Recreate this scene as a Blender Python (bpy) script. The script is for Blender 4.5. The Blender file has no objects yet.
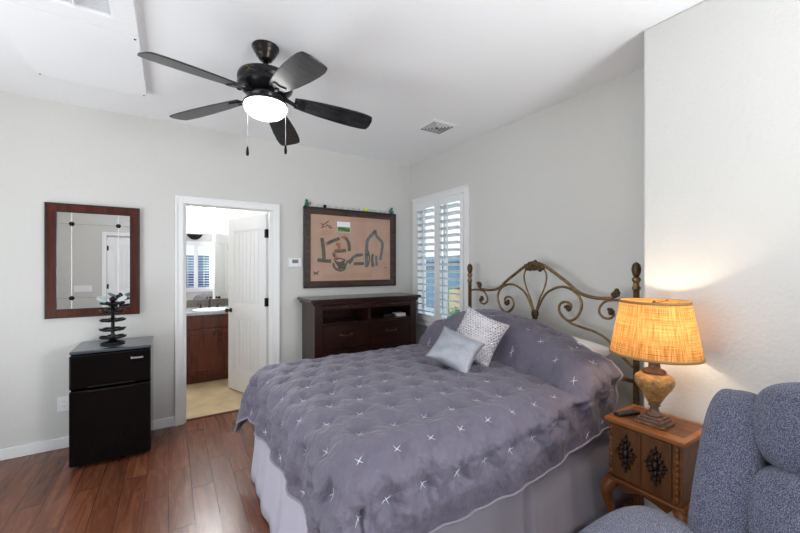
import bpy, bmesh, math, random
from mathutils import Vector, Matrix, noise
random.seed(7)
PI = math.pi
S = bpy.context.scene
COL = S.collection

# ------------------------------------------------------------------ camera
cam = bpy.data.cameras.new('camera'); cam.sensor_width = 36; cam.lens = 361/800*36
cam.clip_start = 0.05
co = bpy.data.objects.new('camera', cam); COL.objects.link(co)
co.location = (0, 0, 1.44); co.rotation_euler = (PI/2, 0, -math.radians(32.4))
S.camera = co
# ------------------------------------------------------------------ world
W = bpy.data.worlds.new('sky'); S.world = W; W.use_nodes = True
bg = W.node_tree.nodes['Background']; bg.inputs[0].default_value = (0.74, 0.89, 1.0, 1); bg.inputs[1].default_value = 1.25
S.view_settings.view_transform = 'Standard'; S.view_settings.look = 'None'
S.view_settings.gamma = 1; S.view_settings.exposure = 0.55
S.view_settings.use_curve_mapping = False
S.cycles.use_denoising = True
S.cycles.max_bounces = 10; S.cycles.diffuse_bounces = 5; S.cycles.glossy_bounces = 5; S.cycles.transmission_bounces = 6; S.cycles.transparent_max_bounces = 12
S.cycles.sample_clamp_indirect = 6

def area_light(name, loc, rot, sx, sy, power, col=(1, 1, 1)):
    l = bpy.data.lights.new(name, 'AREA'); l.shape = 'RECTANGLE'; l.size = sx; l.size_y = sy
    l.energy = power; l.color = col
    o = bpy.data.objects.new(name, l); COL.objects.link(o); o.location = loc; o.rotation_euler = rot
    return o
# rear daylight through the window behind the camera; side light is added fill
area_light('side_fill', (-1.95, 1.75, 1.05), (0, -PI/2-math.radians(40), 0), 1.9, 2.2, 30, (0.97, 0.985, 1.0))
area_light('daylight_rear', (1.62, -1.13, 1.45), (PI/2+math.radians(32), 0, math.radians(62)), 0.84, 1.4, 74, (0.96, 0.98, 1.0))

# ------------------------------------------------------------------ materials
def lin(c):
    c = c/255
    return c/12.92 if c <= 0.04045 else ((c+0.055)/1.055)**2.4
def rgb(r, g, b): return (lin(r), lin(g), lin(b), 1)
def mat(name, c, rough=0.5, metal=0.0, bump=0, bscale=50, var=0, vscale=5, spec=0.5, stretch=(1, 1, 1), emit=0, coat=0, detail=4):
    m = bpy.data.materials.new(name); m.use_nodes = True
    nt = m.node_tree; N = nt.nodes; L = nt.links; b = N['Principled BSDF']
    b.inputs['Base Color'].default_value = c; b.inputs['Roughness'].default_value = rough
    b.inputs['Metallic'].default_value = metal; b.inputs['Specular IOR Level'].default_value = spec
    b.inputs['Coat Weight'].default_value = coat; b.inputs['Coat Roughness'].default_value = 0.15
    if emit:
        b.inputs['Emission Color'].default_value = c; b.inputs['Emission Strength'].default_value = emit
    if bump or var:
        tc = N.new('ShaderNodeTexCoord'); mp = N.new('ShaderNodeMapping'); mp.inputs['Scale'].default_value = stretch
        L.new(tc.outputs['Object'], mp.inputs[0])
    if bump:
        n = N.new('ShaderNodeTexNoise'); n.inputs['Scale'].default_value = bscale; n.inputs['Detail'].default_value = detail
        L.new(mp.outputs[0], n.inputs[0])
        bp = N.new('ShaderNodeBump'); bp.inputs['Strength'].default_value = bump; bp.inputs['Distance'].default_value = 0.01
        L.new(n.outputs[0], bp.inputs['Height']); L.new(bp.outputs[0], b.inputs['Normal'])
    if var:
        n2 = N.new('ShaderNodeTexNoise'); n2.inputs['Scale'].default_value = vscale; n2.inputs['Detail'].default_value = 6
        L.new(mp.outputs[0], n2.inputs[0])
        r = N.new('ShaderNodeValToRGB'); r.color_ramp.elements[0].position = 0.3; r.color_ramp.elements[1].position = 0.7
        r.color_ramp.elements[0].color = tuple(x*(1-var) for x in c[:3])+(1,)
        r.color_ramp.elements[1].color = tuple(min(1, x*(1+var)) for x in c[:3])+(1,)
        L.new(n2.outputs[0], r.inputs[0]); L.new(r.outputs[0], b.inputs['Base Color'])
    return m
def wood(name, c1, c2, rough=0.35, scale=3, axis='z', coat=0.2, dist=6):
    m = mat(name, c1, rough, coat=coat*0.4, spec=0.3); nt = m.node_tree; N = nt.nodes; L = nt.links; b = N['Principled BSDF']
    tc = N.new('ShaderNodeTexCoord'); mp = N.new('ShaderNodeMapping')
    s = {'x': (0.12, 1, 1), 'y': (1, 0.12, 1), 'z': (1, 1, 0.12)}[axis]
    mp.inputs['Scale'].default_value = tuple(v*scale for v in s); L.new(tc.outputs['Object'], mp.inputs[0])
    n = N.new('ShaderNodeTexNoise'); n.inputs['Scale'].default_value = dist; n.inputs['Detail'].default_value = 8; n.inputs['Distortion'].default_value = 1.2
    L.new(mp.outputs[0], n.inputs[0])
    r = N.new('ShaderNodeValToRGB'); r.color_ramp.elements[0].position = 0.32; r.color_ramp.elements[1].position = 0.68
    r.color_ramp.elements[0].color = c1; r.color_ramp.elements[1].color = c2
    L.new(n.outputs[0], r.inputs[0]); L.new(r.outputs[0], b.inputs['Base Color'])
    return m

M = {}
M['wall'] = mat('wall_paint', rgb(209, 208, 204), 0.75, bump=0.22, bscale=55, detail=2)
M['ceil'] = mat('ceiling_paint', rgb(243, 243, 244), 0.85, bump=0.1, bscale=40)
M['trim'] = mat('white_trim', rgb(236, 236, 236), 0.4)
M['panel'] = mat('white_panel', rgb(243, 243, 244), 0.7)
M['white'] = mat('white_plastic', rgb(232, 232, 234), 0.4)
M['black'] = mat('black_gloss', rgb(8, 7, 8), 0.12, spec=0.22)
M['topsheen'] = mat('black_top_sheen', rgb(60, 66, 76), 0.12, spec=1.0)  # fridge top: bluish highlight put into the base colour
M['blackm'] = mat('black_metal', rgb(32, 31, 33), 0.35, metal=0.6)
M['bronze'] = mat('dark_bronze', rgb(44, 39, 36), 0.3, metal=0.7)
M['fanblk'] = mat('fan_black', rgb(26, 26, 30), 0.28, metal=0.4)
M['brass'] = mat('antique_brass', rgb(128, 104, 72), 0.38, metal=0.75, var=0.35, vscale=40)
M['brassd'] = mat('antique_brass_dark', rgb(92, 72, 50), 0.45, metal=0.7, var=0.4, vscale=60)
M['mirror'] = mat('mirror_glass', (0.92, 0.93, 0.93, 1), 0.0, metal=1.0)
M['mframe'] = wood('mirror_frame_wood', rgb(58, 18, 9), rgb(92, 34, 17), 0.3, 4, 'z')
M['darkedge'] = mat('dark_edge', rgb(28, 20, 18), 0.35)
M['espresso'] = wood('espresso_wood', rgb(30, 14, 13), rgb(52, 25, 21), 0.3, 4, 'x', coat=0.3)
M['espressot'] = wood('espresso_top', rgb(36, 22, 22), rgb(56, 36, 34), 0.22, 4, 'x', coat=0.5)
M['vanity'] = wood('vanity_wood', rgb(66, 30, 19), rgb(98, 50, 32), 0.35, 3, 'z')
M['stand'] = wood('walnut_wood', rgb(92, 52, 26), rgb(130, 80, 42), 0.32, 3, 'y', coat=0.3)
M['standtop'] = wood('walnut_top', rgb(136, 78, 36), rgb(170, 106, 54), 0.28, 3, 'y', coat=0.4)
M['standdoor'] = wood('walnut_door', rgb(84, 50, 26), rgb(112, 70, 38), 0.35, 3, 'z')
M['carve'] = mat('carved_dark_metal', rgb(48, 34, 28), 0.35, metal=0.5)
M['granite'] = mat('grey_granite', rgb(170, 174, 178), 0.12, var=0.35, vscale=60)
M['granited'] = mat('dark_backsplash', rgb(92, 84, 74), 0.2, var=0.25, vscale=40)
M['sheet'] = mat('white_sheet', rgb(236, 233, 230), 0.85, bump=0.25, bscale=14)
M['skirt'] = mat('lilac_skirt', rgb(186, 182, 196), 0.85, bump=0.25, bscale=12, stretch=(1, 1, 0.3))
M['stitch'] = mat('white_thread', rgb(228, 232, 240), 0.6)
M['piping'] = mat('hem_piping', rgb(142, 136, 150), 0.7)
M['sequin'] = mat('silver_satin', rgb(205, 200, 202), 0.6, bump=0.4, bscale=160)
M['satin'] = mat('silver_cloth', rgb(160, 163, 172), 0.34, metal=0.3, bump=0.35, bscale=190, var=0.15, vscale=120)
M['beadm'] = mat('mirror_sequins', rgb(165, 166, 178), 0.12, metal=1.0)
M['bronzec'] = mat('gold_bronze', rgb(150, 122, 78), 0.35, metal=0.8)
M['tile'] = mat('tan_tile', rgb(186, 164, 128), 0.35, var=0.25, vscale=4)
M['paper'] = mat('tan_print', rgb(182, 148, 128), 0.5, var=0.08, vscale=6)
M['pframe'] = wood('picture_frame_wood', rgb(52, 36, 32), rgb(80, 60, 52), 0.3, 5, 'x')
M['inkg'] = mat('map_green', rgb(84, 96, 84), 0.6, var=0.4, vscale=40)
M['inkd'] = mat('map_dark', rgb(84, 62, 50), 0.6)
M['inko'] = mat('map_orange', rgb(178, 114, 88), 0.6)
M['inkb'] = mat('map_blue', rgb(98, 112, 120), 0.6, var=0.2, vscale=40)
M['inkf'] = mat('map_faint', rgb(158, 116, 92), 0.6)
M['grass'] = mat('photo_green', rgb(84, 140, 60), 0.5, var=0.4, vscale=60)
M['photow'] = mat('photo_white', rgb(236, 238, 240), 0.5)
M['frog'] = mat('green_figure', rgb(28, 108, 82), 0.3, var=0.3, vscale=90)
M['yellow'] = mat('yellow_ball', rgb(214, 226, 50), 0.4)
M['lcd'] = mat('lcd_grey', rgb(96, 102, 104), 0.3)
M['knob'] = mat('handle_steel', rgb(150, 148, 148), 0.3, metal=0.9)
M['chrome'] = mat('pull_chain', rgb(190, 190, 192), 0.3, metal=0.8)
M['gfix'] = mat('lamplit_resin', rgb(168, 126, 72), 0.45, bump=0.9, bscale=90, var=0.45, vscale=45)  # urn colour made yellower and brighter to hold the lamp's light on it
M['gbase'] = mat('lamp_base_resin', rgb(112, 84, 66), 0.5, bump=0.8, bscale=70, var=0.4, vscale=40)
M['bowl'] = mat('lit_glass', (1, 0.99, 0.96, 1), 0.3, emit=4.5)
M['bulb'] = mat('lit_bulb', (1, 0.82, 0.55, 1), 0.3, emit=12)
M['vshade'] = mat('lit_vanity_glass', (1, 0.98, 0.95, 1), 0.3, emit=5)
M['remote'] = mat('remote_black', rgb(34, 32, 34), 0.4)
M['rbtn'] = mat('remote_buttons', rgb(92, 90, 92), 0.5)
M['frost'] = mat('pale_glass', rgb(190, 205, 206), 0.1, spec=0.8)
M['concrete'] = mat('outside_concrete', rgb(206, 206, 204), 0.9, var=0.05, vscale=2)
M['blockwall'] = mat('outside_block_wall', rgb(206, 176, 140), 0.9, bump=0.3, bscale=6, var=0.1)
M['siding'] = mat('outside_blue_siding', rgb(120, 146, 166), 0.8, var=0.08)
M['roofing'] = mat('outside_roof', rgb(104, 124, 142), 0.8, var=0.1)
M['shrub'] = mat('outside_shrub', rgb(96, 140, 84), 0.8, var=0.4, vscale=12)
M['carblue'] = mat('car_blue', rgb(52, 84, 130), 0.25, coat=0.5)
M['tyre'] = mat('tyre_black', rgb(25, 25, 27), 0.8)
M['rubber'] = mat('dark_void', rgb(18, 18, 18), 0.9)
M['ventgrey'] = mat('dark_grey', rgb(38, 39, 41), 0.8)

# glass pane: mostly transparent with a clear reflection
def pane_glass():
    m = bpy.data.materials.new('window_glass'); m.use_nodes = True; nt = m.node_tree; N = nt.nodes; L = nt.links
    out = N['Material Output']; N.remove(N['Principled BSDF'])
    t = N.new('ShaderNodeBsdfTransparent'); t.inputs[0].default_value = (0.93, 0.97, 0.98, 1)
    g = N.new('ShaderNodeBsdfGlossy'); g.inputs['Roughness'].default_value = 0.02
    mx = N.new('ShaderNodeMixShader'); mx.inputs[0].default_value = 0.06
    L.new(t.outputs[0], mx.inputs[1]); L.new(g.outputs[0], mx.inputs[2]); L.new(mx.outputs[0], out.inputs[0]); return m
M['glass'] = pane_glass()

# floor planks running along Y
def planks(name, c1, c2, c3, rough):
    m = mat(name, c1, rough); nt = m.node_tree; N = nt.nodes; L = nt.links; b = N['Principled BSDF']
    tc = N.new('ShaderNodeTexCoord'); sp = N.new('ShaderNodeSeparateXYZ'); cb = N.new('ShaderNodeCombineXYZ')
    L.new(tc.outputs['Object'], sp.inputs[0])
    ax = N.new('ShaderNodeMath'); ax.operation = 'ADD'; ax.inputs[1].default_value = -0.115 + 0.1275*40
    ay = N.new('ShaderNodeMath'); ay.operation = 'ADD'; ay.inputs[1].default_value = 9.3
    L.new(sp.outputs[0], ax.inputs[0]); L.new(sp.outputs[1], ay.inputs[0])
    L.new(ay.outputs[0], cb.inputs[0]); L.new(ax.outputs[0], cb.inputs[1])
    br = N.new('ShaderNodeTexBrick'); br.offset = 0.37; br.offset_frequency = 2; br.squash = 0.72; br.squash_frequency = 3
    br.inputs['Scale'].default_value = 1; br.inputs['Brick Width'].default_value = 0.95; br.inputs['Row Height'].default_value = 0.1275
    br.inputs['Mortar Size'].default_value = 0.0019; br.inputs['Mortar Smooth'].default_value = 0.3; br.inputs['Bias'].default_value = 0
    br.inputs['Color1'].default_value = (0.1, 0.1, 0.1, 1); br.inputs['Color2'].default_value = (1, 1, 1, 1); br.inputs['Mortar'].default_value = (0.5, 0.5, 0.5, 1)
    L.new(cb.outputs[0], br.inputs[0])
    mp = N.new('ShaderNodeMapping'); mp.inputs['Scale'].default_value = (1.3, 10, 1); L.new(cb.outputs[0], mp.inputs[0])
    va = N.new('ShaderNodeVectorMath'); va.operation = 'ADD'
    sc = N.new('ShaderNodeVectorMath'); sc.operation = 'SCALE'; sc.inputs['Scale'].default_value = 17
    L.new(br.outputs['Color'], sc.inputs[0]); L.new(mp.outputs[0], va.inputs[0]); L.new(sc.outputs[0], va.inputs[1])
    n = N.new('ShaderNodeTexNoise'); n.inputs['Scale'].default_value = 1.9; n.inputs['Detail'].default_value = 9; n.inputs['Distortion'].default_value = 1.4; n.inputs['Roughness'].default_value = 0.6
    L.new(va.outputs[0], n.inputs[0])
    r = N.new('ShaderNodeValToRGB'); r.color_ramp.elements[0].position = 0.3; r.color_ramp.elements[1].position = 0.72
    r.color_ramp.elements[0].color = c1; r.color_ramp.elements[1].color = c3
    e = r.color_ramp.elements.new(0.5); e.color = c2
    L.new(n.outputs[0], r.inputs[0])
    bw = N.new('ShaderNodeMapRange'); bw.inputs['To Min'].default_value = 0.78; bw.inputs['To Max'].default_value = 1.22
    L.new(br.outputs['Color'], bw.inputs[0])
    mu = N.new('ShaderNodeVectorMath'); mu.operation = 'SCALE'; L.new(r.outputs[0], mu.inputs[0]); L.new(bw.outputs[0], mu.inputs['Scale'])
    mx = N.new('ShaderNodeMix'); mx.data_type = 'RGBA'; mx.inputs['B'].default_value = rgb(70, 37, 25)
    L.new(br.outputs['Fac'], mx.inputs['Factor']); L.new(mu.outputs[0], mx.inputs['A'])
    L.new(mx.outputs['Result'], b.inputs['Base Color'])
    bp = N.new('ShaderNodeBump'); bp.inputs['Strength'].default_value = 0.25; bp.inputs['Distance'].default_value = 0.003; bp.invert = True
    L.new(br.outputs['Fac'], bp.inputs['Height']); L.new(bp.outputs[0], b.inputs['Normal'])
    return m
M['floor'] = planks('plank_floor', rgb(88, 48, 32), rgb(108, 62, 42), rgb(130, 80, 56), 0.27)

# weave for burlap lampshade, translucent
def burlap():
    m = bpy.data.materials.new('burlap_shade'); m.use_nodes = True; nt = m.node_tree; N = nt.nodes; L = nt.links
    out = N['Material Output']; N.remove(N['Principled BSDF'])
    tc = N.new('ShaderNodeTexCoord')
    mA = N.new('ShaderNodeMapping'); mA.inputs['Scale'].default_value = (6, 120, 1); L.new(tc.outputs['UV'], mA.inputs[0])
    mB = N.new('ShaderNodeMapping'); mB.inputs['Scale'].default_value = (230, 3, 1); L.new(tc.outputs['UV'], mB.inputs[0])
    nA = N.new('ShaderNodeTexNoise'); nB = N.new('ShaderNodeTexNoise')
    for a, b in ((nA, mA), (nB, mB)):
        a.inputs['Scale'].default_value = 1; a.inputs['Detail'].default_value = 3; L.new(b.outputs[0], a.inputs[0])
    ad = N.new('ShaderNodeMath'); ad.operation = 'ADD'; L.new(nA.outputs[0], ad.inputs[0]); L.new(nB.outputs[0], ad.inputs[1])
    r = N.new('ShaderNodeValToRGB'); r.color_ramp.elements[0].position = 0.38; r.color_ramp.elements[1].position = 0.62
    hf = N.new('ShaderNodeMath'); hf.operation = 'MULTIPLY'; hf.inputs[1].default_value = 0.5; L.new(ad.outputs[0], hf.inputs[0])
    r.color_ramp.elements[0].color = rgb(140, 88, 40); r.color_ramp.elements[1].color = rgb(222, 170, 104)
    L.new(hf.outputs[0], r.inputs[0])
    d = N.new('ShaderNodeBsdfDiffuse'); t = N.new('ShaderNodeBsdfTranslucent')
    L.new(r.outputs[0], d.inputs[0]); L.new(r.outputs[0], t.inputs[0])
    mx = N.new('ShaderNodeMixShader'); mx.inputs[0].default_value = 0.4
    L.new(d.outputs[0], mx.inputs[1]); L.new(t.outputs[0], mx.inputs[2]); L.new(mx.outputs[0], out.inputs[0]); return m
M['burlap'] = burlap()

# tweedy upholstery
def tweed(name, a, b_, c):
    m = mat(name, b_, 0.95, bump=0.7, bscale=260, detail=2, spec=0.15); nt = m.node_tree; N = nt.nodes; L = nt.links; b = N['Principled BSDF']
    tc = N.new('ShaderNodeTexCoord')
    n = N.new('ShaderNodeTexNoise'); n.inputs['Scale'].default_value = 400; n.inputs['Detail'].default_value = 2; L.new(tc.outputs['Object'], n.inputs[0])
    r = N.new('ShaderNodeValToRGB'); r.color_ramp.elements[0].position = 0.38; r.color_ramp.elements[0].color = a
    r.color_ramp.elements[1].position = 0.66; r.color_ramp.elements[1].color = c
    e = r.color_ramp.elements.new(0.5); e.color = b_
    L.new(n.outputs[0], r.inputs[0]); L.new(r.outputs[0], b.inputs['Base Color'])
    b.inputs['Sheen Weight'].default_value = 0.15
    return m
M['tweed'] = tweed('blue_tweed', rgb(56, 60, 80), rgb(92, 97, 120), rgb(150, 148, 158))
# quilt
def quilt():
    m = mat('quilt_violet', rgb(104, 99, 115), 0.6, bump=1.0, bscale=34, stretch=(1, 1, 1), spec=0.35)
    b = m.node_tree.nodes['Principled BSDF']
    b.inputs['Sheen Weight'].default_value = 0.25; b.inputs['Sheen Roughness'].default_value = 0.4
    return m
M['quilt'] = quilt()
def blade_mat():
    m = wood('blade_black_grain', rgb(20, 20, 23), rgb(58, 58, 62), 0.3, 5, 'x', coat=0.4, dist=9)
    return m
M['blade'] = blade_mat()

# ------------------------------------------------------------------ mesh builder
class MB:
    def __init__(s): s.bm = bmesh.new(); s.mi = 0; s.uv = None
    def m(s, i): s.mi = i; return s
    def faces(s, vs, fs, smooth=False, Mx=None):
        bv = [s.bm.verts.new(Mx @ Vector(v) if Mx else Vector(v)) for v in vs]
        for f in fs:
            try:
                q = s.bm.faces.new([bv[i] for i in f]); q.material_index = s.mi; q.smooth = smooth
            except ValueError: pass
        return bv
    def box(s, x0, x1, y0, y1, z0, z1, Mx=None):
        vs = [(x0, y0, z0), (x1, y0, z0), (x1, y1, z0), (x0, y1, z0), (x0, y0, z1), (x1, y0, z1), (x1, y1, z1), (x0, y1, z1)]
        s.faces(vs, [(0, 3, 2, 1), (4, 5, 6, 7), (0, 1, 5, 4), (1, 2, 6, 5), (2, 3, 7, 6), (3, 0, 4, 7)], False, Mx); return s
    def lathe(s, prof, c=(0, 0, 0), seg=28, Mx=None, smooth=True, sq=0, caps=True):
        vs = []; fs = []; n = len(prof)
        for k in range(seg):
            a = 2*PI*k/seg; ca, sa = math.cos(a), math.sin(a)
            for r, z in prof: vs.append((c[0]+r*ca, c[1]+r*sa, c[2]+z))
        for k in range(seg):
            k2 = (k+1) % seg
            for i in range(n-1): fs.append((k*n+i, k2*n+i, k2*n+i+1, k*n+i+1))
        if caps:
            if prof[0][0] > 1e-5: fs.append(tuple(k*n for k in reversed(range(seg))))
            if prof[-1][0] > 1e-5: fs.append(tuple(k*n+n-1 for k in range(seg)))
        s.faces(vs, fs, smooth, Mx); return s
    def tube(s, pts, r, seg=10, Mx=None, cap=True):
        pts = [Vector(p) for p in pts]; n = len(pts)
        rs = r if isinstance(r, (list, tuple)) else [r]*n
        t0 = (pts[1]-pts[0]).normalized(); up = Vector((0, 0, 1)) if abs(t0.z) < 0.9 else Vector((1, 0, 0))
        nrm = t0.cross(up).normalized(); vs = []; fs = []
        for i, p in enumerate(pts):
            t = (pts[min(i+1, n-1)]-pts[max(i-1, 0)]).normalized()
            nrm = (nrm - t*nrm.dot(t)).normalized(); b = t.cross(nrm)
            for k in range(seg):
                a = 2*PI*k/seg; vs.append(p + (nrm*math.cos(a)+b*math.sin(a))*rs[i])
        for i in range(n-1):
            for k in range(seg):
                k2 = (k+1) % seg; fs.append((i*seg+k, i*seg+k2, (i+1)*seg+k2, (i+1)*seg+k))
        if cap: fs.append(tuple(reversed(range(seg)))); fs.append(tuple((n-1)*seg+k for k in range(seg)))
        s.faces(vs, fs, True, Mx); return s
    def sup(s, c, h, p=4, n=10, Mx=None, fn=None):
        """super-ellipsoid: centre c, half sizes h, exponent p"""
        vs = []; fs = []; idx = {}
        def vid(q):
            k = tuple(round(v, 5) for v in q)
            if k not in idx:
                x, y, z = [math.tan(v*PI/4) if p < 3 else v for v in q]
                L = (abs(x)**p+abs(y)**p+abs(z)**p)**(1/p)
                w = Vector((x/L, y/L, z/L))
                if fn: w = fn(w)
                vs.append((c[0]+w.x*h[0], c[1]+w.y*h[1], c[2]+w.z*h[2])); idx[k] = len(vs)-1
            return idx[k]
        for ax in range(3):
            for sg in (-1, 1):
                for i in range(n):
                    for j in range(n):
                        q = []
                        for (a, b) in ((i, j), (i+1, j), (i+1, j+1), (i, j+1)):
                            v = [0, 0, 0]; v[ax] = sg; v[(ax+1) % 3] = -1+2*a/n; v[(ax+2) % 3] = -1+2*b/n
                            q.append(vid(v))
                        fs.append(tuple(q) if sg > 0 else tuple(reversed(q)))
        s.faces(vs, fs, True, Mx); return s
    def prism(s, poly, z0, z1, Mx=None):
        n = len(poly); vs = [(x, y, z0) for x, y in poly]+[(x, y, z1) for x, y in poly]
        fs = [tuple(reversed(range(n))), tuple(range(n, 2*n))]+[(i, (i+1) % n, n+(i+1) % n, n+i) for i in range(n)]
        s.faces(vs, fs, False, Mx); return s
    def ribbon(s, pts, w, Mx, z=0.0, th=0.0008):
        """flat raised stroke in the local XY plane"""
        pts = [Vector((p[0], p[1], 0)) for p in pts]; n = len(pts); a = []; b = []
        for i, p in enumerate(pts):
            t = (pts[min(i+1, n-1)]-pts[max(i-1, 0)]).normalized(); q = Vector((-t.y, t.x, 0))*(w[i] if isinstance(w, list) else w)/2
            a.append(p+q); b.append(p-q)
        vs = [(v.x, v.y, z+th) for v in a]+[(v.x, v.y, z+th) for v in b]
        s.faces(vs, [(i, n+i, n+i+1, i+1) for i in range(n-1)], False, Mx); return s
    def build(s, name, mats, parent=None, bevel=0, bseg=2, smooth=None, origin=None):
        bmesh.ops.recalc_face_normals(s.bm, faces=s.bm.faces)
        me = bpy.data.meshes.new(name)
        if parent is not None:
            off = wloc(parent)
            if origin is None: origin = off
        elif origin is None:
            xs = [v.co for v in s.bm.verts]
            mn = [min(v[i] for v in xs) for i in range(3)]; mx = [max(v[i] for v in xs) for i in range(3)]
            origin = Vector(((mn[0]+mx[0])/2, (mn[1]+mx[1])/2, mn[2]))
        origin = Vector(origin)
        bmesh.ops.translate(s.bm, verts=s.bm.verts, vec=-origin)
        if smooth is not None:
            for f in s.bm.faces: f.smooth = smooth
        s.bm.to_mesh(me); s.bm.free()
        if not isinstance(mats, (list, tuple)): mats = [mats]
        for x in mats: me.materials.append(M[x] if isinstance(x, str) else x)
        o = bpy.data.objects.new(name, me); COL.objects.link(o)
        if parent is not None:
            o.parent = parent; o.location = origin-wloc(parent)
        else: o.location = origin
        if bevel:
            b = o.modifiers.new('edge', 'BEVEL'); b.width = bevel; b.segments = bseg; b.limit_method = 'ANGLE'; b.angle_limit = math.radians(40)
            b.harden_normals = False
        return o
def wloc(o):
    v = Vector((0, 0, 0))
    while o is not None: v = v+o.location; o = o.parent
    return v
def tag(o, label=None, cat=None, group=None, kind=None):
    if label: o['label'] = label
    if cat: o['category'] = cat
    if group: o['group'] = group
    if kind: o['kind'] = kind
    return o
def thing(name, label, cat, loc, group=None):
    o = bpy.data.objects.new(name, None); COL.objects.link(o); o.location = loc; o.empty_display_size = 0.1
    return tag(o, label, cat, group)
def copy_tree(o, parent=None):
    c = o.copy(); COL.objects.link(c)
    if parent is not None: c.parent = parent
    for ch in [x for x in bpy.data.objects if x.parent == o]: copy_tree(ch, c)
    return c
def struct(o): o['kind'] = 'structure'; return o
def frameM(o, ex, ey, ez):
    return Matrix(((ex[0], ey[0], ez[0], o[0]), (ex[1], ey[1], ez[1], o[1]), (ex[2], ey[2], ez[2], o[2]), (0, 0, 0, 1)))
def spline(pts, k=6):
    P = [Vector(p) for p in pts]; out = []
    for i in range(len(P)-1):
        a = P[max(i-1, 0)]; b = P[i]; c = P[i+1]; d = P[min(i+2, len(P)-1)]
        for j in range(k):
            t = j/k; out.append(0.5*((2*b)+(c-a)*t+(2*a-5*b+4*c-d)*t*t+(3*b-a-3*c+d)*t**3))
    out.append(P[-1]); return out
def sst(t): t = max(0, min(1, t)); return t*t*(3-2*t)

# ================================================================== the setting
YA, XB, XC, YC, H = 3.855, 2.60, 2.196, 0.962, 2.74
XL, YR = -1.9, -1.1
BX0, BX1, BY0, BY1 = -0.9, 2.2, 3.97, 5.65       # bathroom
f = MB().box(XL-0.1, XB+0.12, YR-0.12, 3.915, -0.06, 0).build('floor', 'floor', origin=(0, 0, 0)); struct(f)
f = MB().box(BX0, BX1, 3.915, BY1+0.1, -0.06, -0.001).build('floor_bathroom', 'tile'); struct(f)
f = MB().box(0.08, 0.89, 3.90, 3.935, -0.002, 0.006).build('trim_threshold', 'vanity'); struct(f)
c = MB().box(XL-0.1, XB+0.12, YR-0.12, YA+0.115, H, H+0.1).build('ceiling', 'ceil'); struct(c)
c = MB().box(BX0, BX1, BY0, BY1+0.1, H, H+0.1).build('ceiling_bathroom', 'ceil'); struct(c)
DX0, DX1, DZ = 0.097, 0.887, 2.03
b = MB(); b.box(XL-0.1, DX0, YA, BY0, 0, H); b.box(DX1, XB+0.12, YA, BY0, 0, H); b.box(DX0, DX1, YA, BY0, DZ, H)
struct(b.build('wall_back', 'wall'))
WY0, WY1, WZ0, WZ1 = 2.82, 3.70, 0.79, 2.215
b = MB(); X1 = XB+0.12
b.box(XB, X1, YC-0.4, WY0, 0, H); b.box(XB, X1, WY1, YA, 0, H); b.box(XB, X1, WY0, WY1, 0, WZ0); b.box(XB, X1, WY0, WY1, WZ1, H)
struct(b.build('wall_right', 'wall'))
b = MB(); b.box(XC, XB, YR, YC, 0, H)
struct(b.build('wall_right_near', 'wall', bevel=0.012, bseg=3))
# rear wall: a window, a second window, a door
b = MB(); Y0, Y1 = YR-0.12, YR
RW = (0.21, 1.05, 0.74, 2.12); RW2 = (1.20, 2.04, 0.74, 2.16); RD = (-1.03, -0.27, 0, 2.03)
xs = [(XL-0.1, RD[0], 0, H), (RD[0], RD[1], RD[3], H), (RD[1], RW[0], 0, H), (RW[0], RW[1], 0, RW[2]), (RW[0], RW[1], RW[3], H),
      (RW[1], RW2[0], 0, H), (RW2[0], RW2[1], 0, RW2[2]), (RW2[0], RW2[1], RW2[3], H), (RW2[1], XB+0.12, 0, H)]
for x0, x1, z0, z1 in xs: b.box(x0, x1, Y0, Y1, z0, z1)
struct(b.build('wall_rear', 'wall'))
b = MB(); b.box(XL-0.1, XL, YR, 0.6, 0, H); b.box(XL-0.1, XL, 3.0, YA, 0, H); b.box(XL-0.1, XL, 0.6, 3.0, 2.15, H)
struct(b.build('wall_left', 'wall'))
b = MB(); b.box(BX0-0.1, BX0, BY0, BY1, 0, H); b.box(BX1, BX1+0.1, BY0, BY1, 0, H); b.box(BX0-0.1, BX1+0.1, BY1, BY1+0.1, 0, H)
struct(b.build('wall_bathroom', 'wall'))
# baseboards
def base(name, x0, x1, y0, y1):
    b = MB().box(x0, x1, y0, y1, 0, 0.085); struct(b.build(name, 'trim', bevel=0.004))
base('baseboard_back', XL, 0.031, YA-0.014, YA); base('baseboard_back_window', 0.967, XB, YA-0.014, YA)
base('baseboard_right', XB-0.014, XB, YC+0.014, YA-0.014); base('baseboard_alcove', XC, XB-0.014, YC, YC+0.014)
base('baseboard_near', XC-0.014, XC, YR, YC+0.014); base('baseboard_left', XL, XL+0.014, 3.05, YA-0.014)
# doorway casing
def casing(name, x0, x1, z1, y, side, w=0.066, mat_='trim'):
    b = MB(); s = side
    ya, yb = (y-0.018, y) if s < 0 else (y, y+0.018)
    b.box(x0-w, x0, ya, yb, 0, z1+w); b.box(x1, x1+w, ya, yb, 0, z1+w); b.box(x0, x1, ya, yb, z1, z1+w)
    yc, yd = (ya-0.008, ya) if s < 0 else (yb, yb+0.008)
    b.box(x0-w, x0-w+0.02, yc, yd, 0, z1+w); b.box(x1+w-0.02, x1+w, yc, yd, 0, z1+w); b.box(x0-w+0.02, x1+w-0.02, yc, yd, z1+w-0.02, z1+w)
    return struct(b.build(name, mat_, bevel=0.003))
casing('trim_door', DX0, DX1, DZ-0.012, YA, -1)
casing('trim_door_bathroom', DX0, DX1, DZ-0.012, BY0, 1)
b = MB(); b.box(DX0, DX0+0.012, YA, BY0, 0, DZ); b.box(DX1-0.012, DX1, YA, BY0, 0, DZ); b.box(DX0, DX1, YA, BY0, DZ-0.012, DZ)
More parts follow.
